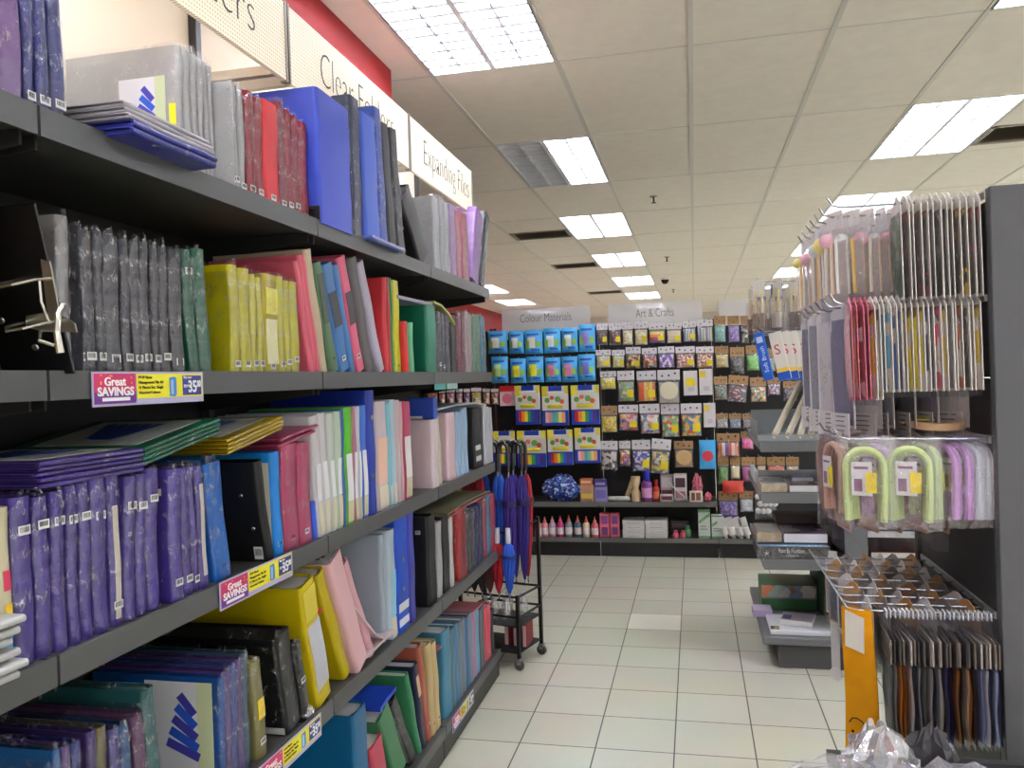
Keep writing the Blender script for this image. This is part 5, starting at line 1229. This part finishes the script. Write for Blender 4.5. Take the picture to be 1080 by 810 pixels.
hp = [(.345,wo,'rosy wood coloured bag handles at the left end of the third row',NEG+.3),(.392,gr,'pale green bag handles turned to the camera, left pack of the third row',NEG+1.2),(.43,pu,'lilac bag handles between the two turned green packs',NEG+.55),(.49,gr,'pale green bag handles turned to the camera, right pack of the third row',NEG+1.15),(.535,gr,'pale green bag handles just right of the right turned green pack',NEG+.45),(.578,pu,'left lilac bag handles right of the green packs',NEG+.4),(.606,pu,'right lilac bag handles right of the green packs',NEG+.4),(.63,bw,'left blue-white bag handles near the panel',NEG+.35),(.652,bw,'right blue-white bag handles nearest the panel',NEG+.3)]
for X, c, lab, yaw in hp: handle_pack(X, 2.065 if yaw > NEG+.8 else (2.2 if c is wo else 2.12), 1.262, c, lab, yaw, n=4 if yaw > NEG+.8 else 2)
for hI, y in enumerate((2.24,2.36,2.5)):
    for k in range(5):
        rpack(.365+.055*k, y, 1.262, .115, .24, '%s brown paper backed pack on the %s hook of the third row' % (ORD[k], ORD[hI+1]), plain([(150,112,96),(176,130,112),(130,100,90),(160,90,84),(120,96,84)][k],.6,bump=(40,.3)), yaw=NEG+R(.1,.5), back=(176,146,130), group='brown paper backed packs, third row', depth=.014, tail=.03)
# wooden hoop and wood strips lying on the third row hooks
t = thing('embroidery_hoop', 'pale wooden embroidery hoop lying on the third row hooks', 'hoop', (.588, 2.235, 1.296), (.12,.03,0))
for r_, n_ in ((.066,'outer_ring'),(.058,'inner_ring')):
    p = MB().lathe([(r_,-.009),(r_+.006,-.009),(r_+.006,.009),(r_,.009)], 36); p.f = p.f[:-2]; p.m = p.m[:-2]
    p.add([(r_*math.cos(2*PI*k/36), r_*math.sin(2*PI*k/36), z) for z in (.009,-.009) for k in range(36)], [(k,(k+1)%36,36+(k+1)%36,36+k) for k in range(36)])
    p.build(n_, plain((226,186,140),.5,mottle=.06), t, True)
MB().tube([(-.066,-.014,0),(-.08,-.014,0)], .004, 8).build('screw', plain((200,170,90),.3,metal=.8), t, True)
MB().bbox((-.05,-.03,.009),(.01,.02,.0125),.001).build('card_label', plain((216,200,90),.5), t)
for i, (X0, X1, y, c) in enumerate([(.36,.47,2.26,(206,184,172)),(.42,.52,2.31,(190,160,148)),(.38,.5,2.38,(214,196,184))]):
    t = thing('wood_strip_pack', '%s pale wooden strip pack lying over the third row hooks, left of the hoop' % ORD[i], 'wood strips', (X0, y, 1.268+.012*i), (0, -.05, .12*i), 'wooden strip packs')
    MB().bbox((0,-.025,0),(X1-X0,.025,.009),.002).build('strips', plain(c,.55,mottle=.08), t)
    MB().bbox((-.006,-.03,-.001),(X1-X0+.006,.03,.011),.003).build('clear_film', film_r, t)
# lowest row: fabric packs, yellow felt pouch, dark packs
fab = [(96,100,96),(206,200,196),(196,120,40),(186,112,36),(206,204,206),(60,62,76),(160,160,156),(110,110,108),(190,184,176),(40,50,70),(200,196,190),(210,196,180),(66,56,100),(58,52,92),(160,104,50),(50,40,46),(200,170,140),(186,116,44),(50,46,60),(150,156,190),(206,204,206),(56,60,86),(180,186,210),(40,44,62)]
def fabric_pack(X, y, z, W, H, col, label, group, yaw):
    t = thing('fabric_pack', label, 'fabric pack', (X, y, z), (0,0,yaw), group)
    def f(s):
        def q(u, v): 
            k = (1-abs(2*u-1)**4); return Vector(((u-.5)*W, s*(.0005+.004*k)+.002*math.sin(v*7+X*90), -H+v*H*.62))
        return q
    MB().grid(4, 8, f(-1)).grid(4, 8, f(1)).build('fabric', plain(col,.85,.2,bump=(300,.3),mottle=.06), t, True)
    MB().bbox((-W/2,-.0035,-H*.36),(W/2,.001,-H*.15),.0008).build('folded_card', plain([(112,98,86),(76,70,66),(160,152,146),(48,45,44),(100,88,78)][int(X*1e4) % 5],.6), t)
    rr = random.Random(int(X*1e4+y*100))
    def g(u, v): return Vector(((u-.5)*(W+.008), -.0055+rr.uniform(-.0012,.0012), -H-.01+(H+.024)*v+rr.uniform(-.002,.002)))
    MB().grid(4, 8, g).build('clear_film', cello(.2, milk=.2, scale=45.0), t, True)
    MB().bbox((-.014,-.0015,-.004),(.014,.0015,.014),.0006).build('hang_tab', plain((220,220,222),.4), t)
    return t
for i, c in enumerate(fab):
    fabric_pack(.43+i*.0098, 2.085+R(-.003,.003),   .846, .13, .275, c, '%s folded fabric pack from the left on the nearest lowest hook' % ORD[i], 'folded fabric packs', NEG+R(-.08,.04))
darks = [(60,56,60),(40,44,60),(90,60,60),(50,50,54),(200,190,180),(70,80,100),(120,110,100)]
for hI, y in enumerate(hy['lowest'][1:]):
    for k in range(6):
        rpack(.40+.044*k+R(-.005,.005), y, .853, .1, R(.14,.2), '%s small dark trim pack on the %s lowest hook from the front' % (ORD[k], ORD[hI+1]), plain(darks[(k+hI) % 7],.6,bump=(60,.4)), yaw=NEG+R(0,.4), back=[(206,200,196),(120,110,104),(176,130,80)][(k+hI) % 3], group='small dark trim packs', head=.3, depth=.008)
t = thing('felt_pouch', 'mustard yellow felt pouch with a sad face hanging at the end of the lowest hook', 'felt pouch', (.368, 2.085, .853), (0,0,NEG+.95))
mus = plain((206,140,20), .9, .1, bump=(200,.4), mottle=.1)
W = .075
def f(s):
    def q(u, v):
        k = (1-abs(2*u-1)**3); return Vector(((u-.5)*W*(1+.12*(1-v)), s*(.002+.009*k)+.006*math.sin(v*5), -.35+.358*v))
    return q
MB().grid(6, 14, f(-1)).grid(6, 14, f(1)).build('pouch', mus, t, True)
k = MB()
k.tube([(-.02,-.02,-.268),(-.012,-.021,-.256),(.0,-.022,-.253),(.012,-.021,-.258),(.02,-.02,-.27)], .0016, 6)
k.build('mouth', plain((40,28,16),.7), t, True)
for sx in (-.012,.012): MB().lathe([(.001,0),(.004,.0),(.0035,.002)], 8, Matrix.Translation((sx,-.0195,-.288)) @ Matrix.Rotation(PI/2,4,'X')).build('eye', plain((40,28,16),.7), t, True)
MB().prism([(-.026,-.075),(.02,-.085),(.022,.0),(-.024,.012)], 0, .0012, fn=lambda v: Vector((v.x,-.0165-v.z,v.y-.01))).build('paper_tag', plain((224,218,208),.5), t)
t = thing('clip_strip', 'narrow white hanging strip at the left of the lowest hooks', 'strip', (.40, 2.65, .858), (0,0,NEG+1.0))
MB().bbox((-.014,-.002,-.36),(.014,.0,.02),.001).build('strip', plain((214,212,210),.4), t)
MB().lathe([(.001,0),(.02,0),(.02,.004)], 14, Matrix.Translation((0,-.002,-.36)) @ Matrix.Rotation(PI/2,4,'X')).build('end_disc', plain((226,224,222),.4), t)
t = thing('leaflet_holder', 'small pale pink leaflet on the grey end panel, cut by the right frame edge', 'leaflet', (.742, YA-.0300, z_at(.73,2.03,757)))
MB().bbox((0,0,0),(.12,.03,.006),.001).build('ledge', plain((150,150,150),.4), t)
MB().bbox((.004,.002,.006),(.116,.028,.036),.002).build('leaflets', plain((226,200,186),.5), t)
# black bin with crumpled white bags at the bottom right
t = thing('display_bin', 'black bin standing under the hanging fabric packs at the bottom right', 'bin', (.275, 1.56, 0))
bb = MB(); w_, d_, h_ = .46, .40, .56
bb.box((0,0,0),(w_,d_,.02)); bb.box((0,0,.02),(.012,d_,h_)); bb.box((w_-.012,0,.02),(w_,d_,h_)); bb.box((.012,0,.02),(w_-.012,.012,h_)); bb.box((.012,d_-.012,.02),(w_-.012,d_,h_))
bb.build('body', plain((36,36,38),.45), t)
bb = MB()
for a, b in (((-.006,-.006,h_-.02),(.014,d_+.006,h_+.006)),((w_-.014,-.006,h_-.02),(w_+.006,d_+.006,h_+.006)),((.014,-.006,h_-.02),(w_-.014,.014,h_+.006)),((.014,d_-.014,h_-.02),(w_-.014,d_+.006,h_+.006))): bb.box(a, b)
bb.build('rim', plain((60,60,62),.4), t)
MB().bbox((-.0012,.06,.2),(0,.3,.42),.0004).build('side_print', plain((70,70,74),.5), t)
wfilm = cello(.5, tint=(225,225,230), scale=14.0, milk=.45)
crumple('plastic_bag', 'large crumpled white plastic bag overflowing the black bin', 'bag', (.49, 1.72, .46), .20, .14, .18, wfilm, n=12, seed=3)
crumple('plastic_bag', 'crumpled clear-white bag at the back left of the black bin', 'bag', (.36, 1.86, .5), .075, .07, .16, wfilm, n=10, seed=8)
crumple('plastic_bag', 'dark film bag with a red end among the white bags in the bin', 'bag', (.47, 1.9, .5), .06, .03, .15, plain((40,38,42),.3,coat=.5), n=8, seed=11)
t = bpy.data.objects[-1] if False else None
s_ = thing('plastic_film', 'loose white plastic film trailing over the left rim of the black bin', 'film', (.3, 1.8, .562))
rr = random.Random(5)
MB().grid(8, 5, lambda u, v: Vector((.09-.22*u, (v-.5)*.16*(1-.75*u)+rr.uniform(-.008,.008), .012+.03*math.sin(3*u)+.012*rr.random()))).build('film', wfilm, s_, True)

# ------------------------------------------------------------------ far right: two sided shelf unit standing end-on in the aisle
YG, LG = 4.07, .95
t = thing('shelf_unit', 'dark grey two sided shelf unit with a low deck, standing beyond the hook display', 'shelving', (.67, YG, 0))
MB().box((0,0,0),(.1,.02,1.9)).build('end_post', plain((104,106,106),.45), t)
MB().box((.01,.02,0),(.09,LG,1.88)).build('spine', plain((48,48,48),.55), t)
MB().box((-.31,.03,0),(-.002,LG,.125)).build('deck_base', plain((78,78,78),.45), t)
MB().bbox((-.385,.0,.118),(-.0,LG+.01,.152),.003).build('deck', plain((104,105,106),.4), t)
SHR = {'A': 1.098, 'B': .851, 'C': .531}
for k_, zz in SHR.items():
    s = MB().box((-.365,.01,zz-.03),(.008,LG,zz)).build('shelf', plain((92,93,93),.42), t)
    MB().bbox((-.37,0,zz-.05),(.0,.01,zz),.002).build('end_rail', plain((104,105,105),.4), s)
    MB().bbox((-.375,0,zz-.04),(-.365,LG,zz+.004),.002).build('price_rail', plain((110,111,111),.4), s)
for zz in (1.30, .67, .535, 1.0, .2):
    s = MB().box((.092,.01,zz-.025),(.5,LG,zz)).build('shelf', plain((70,70,70),.45), t)
    MB().bbox((.1,0,zz-.028),(.5,.01,zz),.002).build('end_rail', plain((206,206,206),.4), s)
MB().box((.09,LG-.02,0),(.5,LG,1.88)).build('far_end_panel', plain((28,28,29),.6), t)
for i, (z0, c, h, w) in enumerate([(.67,(120,170,200),.05,.18),(.67,(226,226,226),.05,.12),(.535,(96,40,44),.03,.3),(1.0,(214,214,220),.03,.2)]):
    o = thing('book', ['blue-white book on the hidden side of the shelf unit','white book beside the blue-white one on the hidden side','dark red book on the hidden side of the shelf unit','pale book high on the hidden side of the shelf unit'][i], 'book', (.79+(.2 if i == 1 else 0), YG+.04, z0+.0008), group='books on the hidden side')
    MB().bbox((0,0,0),(w,.26,h),.002).build('cover', plain(c,.45), o); MB().box((.002,-.0008,.003),(w-.002,.0,h-.003)).build('pages', plain((220,216,206),.6), o)
def block(name, lab, cat, x0, x1, y0, y1, z0, h, top, side, group=None, prints=None, yaw=0, film=False):
    o = thing(name, lab, cat, (x0, y0, z0+.0008), (0,0,yaw), group); w, d = x1-x0, y1-y0
    MB().bbox((0,0,0),(w,d,h),.002).build('body', plain(side,.5), o)
    MB().box((.003,.003,h),(w-.003,d-.003,h+.0008)).build('cover', top if not isinstance(top, tuple) else plain(top,.35,coat=.2), o)
    if prints: prints(o, w, d, h)
    if film: MB().bbox((-.004,-.004,-.0004),(w+.004,d+.004,h+.006),.004).build('clear_film', cello(.2, scale=20.0), o)
    return o
# deck: books and the green box
def wb(o, w, d, h):
    MB().box((.005,.02,h+.0008),(.045,.07,h+.0014)).build('cover_picture', cells([(60,50,40),(200,160,80),(30,30,30)], 60), o)
block('book', 'large white glossy book lying on the low deck', 'book', .325, .64, 4.12, 4.40, .152, .02, (214,216,222), (226,226,226), prints=wb)
def sb(o, w, d, h):
    MB().box((.01,.02,h+.0008),(.05,.09,h+.0014)).build('cover_picture', plain((76,76,120),.4), o)
block('book', 'small grey-mauve book on top of the large white book', 'book', .375, .53, 4.22, 4.37, .174, .024, (176,166,174), (222,218,214), prints=sb, yaw=-.25)
block('book', 'lilac-white book jutting over the left edge of the deck', 'book', .262, .36, 4.405, 4.52, .152, .035, (200,188,212), (190,170,206))
def gb(o, w, d, h):
    MB().box((0.0,-.0012,h*.5),(w,0,h*.98)).build('front_picture', cells([(200,196,180),(210,130,90),(130,150,170),(170,180,170),(150,120,90)], 18), o)
    MB().box((0.0,-.0012,h*.44),(w,0,h*.5)).build('grey_band', plain((120,130,140),.4), o)
block('box', 'green box with a painted landscape picture on the deck', 'box', .318, .6, 4.55, 4.8, .152, .135, (60,110,70), (56,112,66), prints=gb)
def gv(o, w, d, h):
    pass
block('box', 'dark green upright box between the landscape box and the post', 'box', .605, .665, 4.5, 4.85, .152, .24, (36,70,42), (40,78,46))
# shelf C: paint by numbers box and stacked sets
def pbn(o, w, d, h):
    MB().box((.002,-.001,.002),(w-.002,0,h-.002)).build('front_band', plain((62,60,62),.4), o)
    text('Paint By Numbers', .03, plain((224,222,220),.5), o, (w*.3,-.0016,h*.5), FACE_Y, width=w*.36)
    text('Creative set', .016, plain((190,188,186),.5), o, (w*.4,-.0016,h*.22), FACE_Y, width=w*.18)
    s = MB()
    for k in range(5): s.prism([(.002,0),(0,.016),(-.002,0),(0,-.003)], 0, .0008, fn=lambda v, k=k: Vector((w*.13+v.x*math.cos(k*1.257)-v.y*math.sin(k*1.257), -.001-v.z, h*.45+v.x*math.sin(k*1.257)+v.y*math.cos(k*1.257))))
    s.build('star_emblem', plain((220,218,214),.5), o)
block('paint_set', 'dark paint by numbers box with a pale blue picture lid', 'paint set', .272, .60, 4.075, 4.37, .531, .062, cells([(110,170,206),(150,196,220),(90,150,190),(120,120,130)], 9), (70,68,70), prints=pbn, film=True)
block('paint_set', 'beige edged wooden set stacked left on the paint by numbers box', 'paint set', .275, .39, 4.12, 4.36, .602, .05, (190,186,176), (176,156,120), film=True)
block('paint_set', 'white and mauve magazine pack stacked on the paint by numbers box', 'magazine', .4, .60, 4.12, 4.36, .602, .042, cells([(130,110,140),(190,180,190),(90,80,96),(200,150,170)], 12), (214,210,214))
block('paint_set', 'dark brown set behind the mauve magazine pack', 'paint set', .41, .66, 4.39, 4.66, .531, .11, (70,60,54), (84,70,60))
block('paint_set', 'grey-brown flat set on top of the dark brown set', 'paint set', .39, .64, 4.4, 4.64, .643, .03, (130,120,116), (96,86,80))
# shelf B: sketch sets and magazines
block('paint_set', 'beige wooden set in clear wrap at the left of the middle shelf', 'paint set', .30, .42, 4.09, 4.36, .851, .042, cells([(190,190,184),(150,150,150),(214,210,200)], 14), (184,166,130), film=True)
block('magazine', 'glossy magazine pack beside the beige wooden set on the middle shelf', 'magazine', .43, .64, 4.1, 4.38, .851, .03, cells([(120,100,96),(176,176,180),(90,84,90),(200,170,170)], 11), (210,208,206))
block('magazine', 'pale lilac pack lying on the glossy magazine pack', 'magazine', .46, .56, 4.25, 4.36, .883, .018, (190,188,206), (200,198,206))
block('frame', 'silver edged frame leaning out of the left side of the middle shelf', 'frame', .292, .31, 4.4, 4.75, .8555, .06, (206,208,206), (196,198,198))
# shelf A: clear tray with cream rolls
t = thing('acrylic_tray', 'clear acrylic tray on the top shelf of the two sided unit', 'tray', (.29, 4.1, 1.099))
ac = frosted((196,202,204), .6)
tb = MB(); tb.box((0,0,0),(.34,.5,.004)); tb.box((0,0,.004),(.34,.004,.03)); tb.box((0,.004,.004),(.004,.5,.09)); tb.box((.336,.004,.004),(.34,.5,.09)); tb.box((.004,.496,.004),(.336,.5,.13))
tb.build('tray', ac, t)
for i, (xa, xb) in enumerate([(.372,.55),(.435,.61),(.49,.63),(.54,.645),(.585,.655)]):
    a = Vector((xa, 4.125, 1.125)); b = Vector((xb, 4.56, 1.37))
    t = thing('dowel_roll', '%s cream wooden roll in clear film leaning from the acrylic tray' % ORD[i], 'wooden roll', a, group='cream rolls in the tray')
    MB().tube([(0,0,0), b-a], .0155, 12).build('roll', plain((226,216,190),.5,mottle=.05), t, True)
    d = (b-a).normalized(); MB().tube([-d*.03, d*.02], .009, 10).build('core', plain((206,184,150),.6), t, True)
    MB().tube([d*.0, d*.15, d*.3, (b-a)*.98], [.018,.0205,.019,.0195], 10).build('clear_film', cello(.22, scale=30.0), t, True)
# brushes and blue footed packs hanging above it
lh = None
def fhook(y, z, lab):
    global lh
    if lh is None:
        lh = MB().tube([(0,0,0),(-.33,0,.004),(-.36,0,.03)], .003, 6).build('display_hook', hk_mat, None, True); o = lh
    else: o = lh.copy(); COL.objects.link(o)
    o.location = (.679, y, z); tag(o, lab, 'hook', 'hooks of the two sided unit')
for i, y in enumerate((4.2, 4.42, 4.64)):
    fhook(y, 1.875, '%s upper hook on the two sided shelf unit, holding brush packs' % ORD[i]); fhook(y, 1.63, '%s lower hook on the two sided unit, holding blue footed packs' % ORD[i])
def brush_pack(X, y, z, foam, hcol, lab, yaw):
    t = thing('brush_pack', lab, 'brush pack', (X, y, z), (0,0,yaw), 'brush packs')
    MB().bbox((-.035,0,-.07),(.035,.002,.015),.0006).build('header_card', plain(hcol,.5), t)
    for s in (-.018, .018):
        MB().lathe([(.004,0),(.006,.05),(.005,.11)], 8, Matrix.Translation((s,-.006,-.15))).build('handle', plain((228,206,140),.5), t, True)
        MB().bbox((s-.015,-.013,-.225),(s+.015,.0,-.15),.003).build('foam_head', plain(foam,.8), t)
    MB().bbox((-.04,-.02,-.235),(.04,.004,-.06),.004).build('clear_bag', cello(.2, milk=.2, scale=50.0), t)
for i in range(10):
    y = (4.2,4.42,4.64)[i % 3]; k = i//3
    brush_pack(.325+.085*k+(.02 if i % 3 == 1 else 0), y, 1.876, [(150,120,96),(90,60,44),(120,84,60),(214,206,190),(60,44,40)][i % 5], [(230,226,214),(70,120,170),(226,220,206),(80,130,180)][(i+k) % 4], '%s foam brush pack hanging on the two sided unit, counted from its front edge' % ORD[i], NEG+R(.5,1.1))
def foot_pack(X, y, z, lab, full=False):
    t = thing('glue_pack', lab, 'glue pack', (X, y, z), (0,-.2,NEG+1.15), 'blue footed packs')
    w = .062 if not full else .05
    MB().bbox((-w/2,-.012,-.24),(w/2,0,.0),.002).build('carton', plain((228,222,210) if not full else (44,96,190),.4), t)
    p = MB()
    if not full:
        p.box((-w/2,-.0135,-.24),(w/2,-.012,-.2)); p.mi = 1; p.box((-w/2,-.0135,-.2),(w/2,-.012,-.18))
        p.build('foot_band', [plain((40,90,190),.4), plain((236,200,80),.4)], t)
        text('S', .07, plain((206,50,70),.4), t, (-.02,-.0135,-.11), FACE_Y, name='red_emblem')
    else:
        p.box((-w*.3,-.0135,-.05),(w*.3,-.012,-.02)); p.build('picture', [plain((200,210,230),.4)], t)
        text('Soft Brush', .03, plain((226,230,240),.4), t, (.012,-.0135,-.2), (PI/2,-PI/2,0), width=.13)
    return t
foot_pack(.318, 4.2, 1.628, 'slim blue pack with white lettering hanging left of the blue footed packs', True)
for i, (X, y) in enumerate([(.395,4.2),(.432,4.2),(.469,4.2),(.506,4.2),(.543,4.2)]): foot_pack(X, y, 1.628, '%s white pack with a red emblem and blue foot, from the left' % ORD[i])
t = thing('tinsel_ball', 'bright purple pack high behind the white pouches at the right', 'craft pack', (.47, 4.42, 1.632))
pillow(.1, .12, .05, -.12).build('bag', plain((160,50,210),.4,coat=.3), t, True)

def RK(x, y): return (-1.011+x*.964+y*.267, 4.059-x*.267+y*.964)
# ------------------------------------------------------------------ black rolling rack with umbrellas at the end of the left shelving
t = thing('rolling_rack', 'black metal rolling rack of umbrellas at the end of the left shelving', 'rack', (-1.011, 4.059, 0), (0,0,-.27))
blackm = plain((22,22,23), .45, .4)
hx, hy_ = .165, .125
levels = (.085, .215, .36, .70)
for sx in (-1,1):
    for sy in (-1,1):
        x, y = sx*hx, sy*hy_
        MB().box((x-.008,y-.008,.06),(x+.008,y+.008,.72 if sy > 0 else .37)).build('post', blackm, t)
        c = MB(); c.lathe([(.024,-.009),(.026,-.006),(.026,.006),(.024,.009)], 14, Matrix.Translation((x,y,.0265)) @ Matrix.Rotation(PI/2,4,'X'))
        w_ = c.build('caster', plain((70,68,66),.4), t, True)
        MB().box((x-.012,y-.013,.03),(x+.012,y+.013,.06)).build('fork', plain((130,130,130),.35,metal=.6), w_)
for zz in levels[:2]: MB().box((-hx,-hy_,zz-.006),(hx,hy_,zz)).build('shelf', plain((34,34,35),.5), t)
for zz in (.36, .70, .26):
    f = MB()
    for y in ((-hy_, hy_) if zz < .5 else (hy_,)): f.tube([(-hx,y,zz),(hx,y,zz)], .006, 6)
    if zz < .5:
        for x in (-hx, hx): f.tube([(x,-hy_,zz),(x,hy_,zz)], .006, 6)
    else: f.tube([(-hx,hy_,zz),(-hx*.6,-hy_*.7,zz-.03),(hx*.6,-hy_*.7,zz-.03),(hx,hy_,zz)], .006, 6)
    f.build('rail', blackm, t)
def umbrella(x, y, z, col, lab, hcol, H=.52, lean=0, yaw=0, hook_=True):
    t = thing('umbrella', lab, 'umbrella', (x, y, z), (lean, 0, yaw), 'folded umbrellas on the rack')
    n = 12; vs = []; prof = [(.006,0),(.016,.05),(.03,.2),(.036,.34),(.026,.43),(.014,.46)]
    m = MB()
    for r, zz in prof:
        for k in range(n*2):
            a = PI*k/n; rr_ = r*(1.0 if k % 2 else .78); vs.append((rr_*math.cos(a+zz*2), rr_*math.sin(a+zz*2), zz*H/.52))
    fs = [(i*n*2+k, i*n*2+(k+1)%(n*2), (i+1)*n*2+(k+1)%(n*2), (i+1)*n*2+k) for i in range(len(prof)-1) for k in range(n*2)]
    m.add(vs, fs).build('canopy', plain(col,.6,bump=(120,.2)), t, True)
    k_ = H/.52
    MB().tube([(0,0,-.02),(0,0,.5*k_)], .004, 8).build('shaft', plain((150,150,152),.3,metal=.7), t, True)
    MB().tube([(0,0,-.035),(0,0,-.005)], [.002,.004], 8).build('tip', plain((40,40,42),.3), t, True)
    if hook_:
        pts = [(0,0,.48*k_),(0,0,.56*k_)]+[(-.032+.032*math.cos(a), 0, .58*k_+.034*math.sin(a)) for a in [PI*i/8 for i in range(9)]]+[(-.064,0,.56*k_)]
        MB().tube(pts, .0095, 10).build('handle', plain(hcol,.25,.6), t, True)
    else: MB().lathe([(.012,.46*k_),(.014,.5*k_),(.012,.6*k_)], 12).build('handle', plain(hcol,.25,.6), t, True)
    MB().lathe([(.037,.33*k_),(.0385,.345*k_),(.037,.36*k_)], 16).build('strap', plain(tuple(int(v*.7) for v in col),.6), t, True)
    return t
ub = [((-.11,-.07),(118,14,30),(30,30,32),'wine red umbrella with black crook handle, front left of the rack'),((-.055,-.075),(140,18,36),(110,110,114),'crimson umbrella with grey crook handle at the front of the rack'),((.03,-.06),(24,76,170),(30,30,32),'blue umbrella with black crook handle at the front of the rack'),((.1,-.05),(56,32,120),(40,38,40),'violet umbrella at the front right of the rack'),
      ((-.09,.03),(30,80,180),(40,40,44),'blue umbrella behind the wine red one'),((-.005,.04),(40,110,196),(90,90,94),'bright blue umbrella in the middle of the rack'),((.07,.05),(60,40,130),(34,34,36),'indigo umbrella at the back right of the rack'),((.12,.085),(150,30,40),(44,40,42),'dark red umbrella with black handle at the far right corner')]
ub += [((-.135,.085),(110,14,28),(36,36,38),'dark red umbrella at the back left corner of the rack'),((.135,.02),(46,30,110),(30,30,32),'deep violet umbrella by the right rail of the rack'),((-.045,.09),(20,60,150),(34,34,36),'navy blue umbrella at the back of the rack')]
for i, ((x, y), c, hc, lab) in enumerate(ub): umbrella(*RK(x,y), .415, c, lab, hc, lean=R(-.04,.04), yaw=R(-.8,.8), H=.60)
# shorter folded umbrellas hung in front of the rack, and bottles on its shelf
sh_ = [((-.1,-.16),(110,20,34),'wine'),((-.055,-.165),(40,44,70),'navy'),((-.01,-.165),(60,52,56),'charcoal speckled'),((.035,-.165),(90,50,54),'brown'),((.085,-.165),(160,20,34),'bright red'),((.14,-.155),(36,80,180),'blue')]
for (x, y), c, nm in sh_:
    u = umbrella(*RK(x,y), .385, c, 'short folded %s umbrella hanging on the near side of the rack' % nm, (200,200,204), H=.28, hook_=False)
for i, (x, y) in enumerate([(-.06,-.06),(.0,-.07),(.06,-.05),(.11,.04),(.02,.05)]):
    t = thing('clear_jar', ['clear jar at the front left of the rack shelf','clear jar in the front middle of the rack shelf','clear jar at the front right of the rack shelf','clear jar at the back right of the rack shelf','clear jar at the back of the rack shelf'][i], 'jar', (*RK(x,y), .2155), group='clear jars on the rack')
    MB().lathe([(.022,0),(.025,.005),(.025,.08),(.015,.1),(.015,.11)], 14).build('jar', cello(.35, scale=20.0), t, True)
    MB().lathe([(.016,.105),(.017,.108),(.017,.122),(.012,.125)], 12).build('lid', plain((190,190,196),.35), t, True)
for i in range(3):
    t = thing('red_pack', '%s wine red folder standing on the bottom tray of the rack' % ['left','middle','right'][i], 'folder', (*RK(.05+.045*i,.02), .0855), (0,0,.1*i-.27), group='wine red folders in the rack')
    MB().bbox((-.012,-.06,0),(.012,.06,.115),.003).build('cover', plain((130,30,40),.5), t)
    MB().box((-.009,-.061,.004),(.009,-.0598,.11)).build('pages', plain((190,150,150),.6), t)
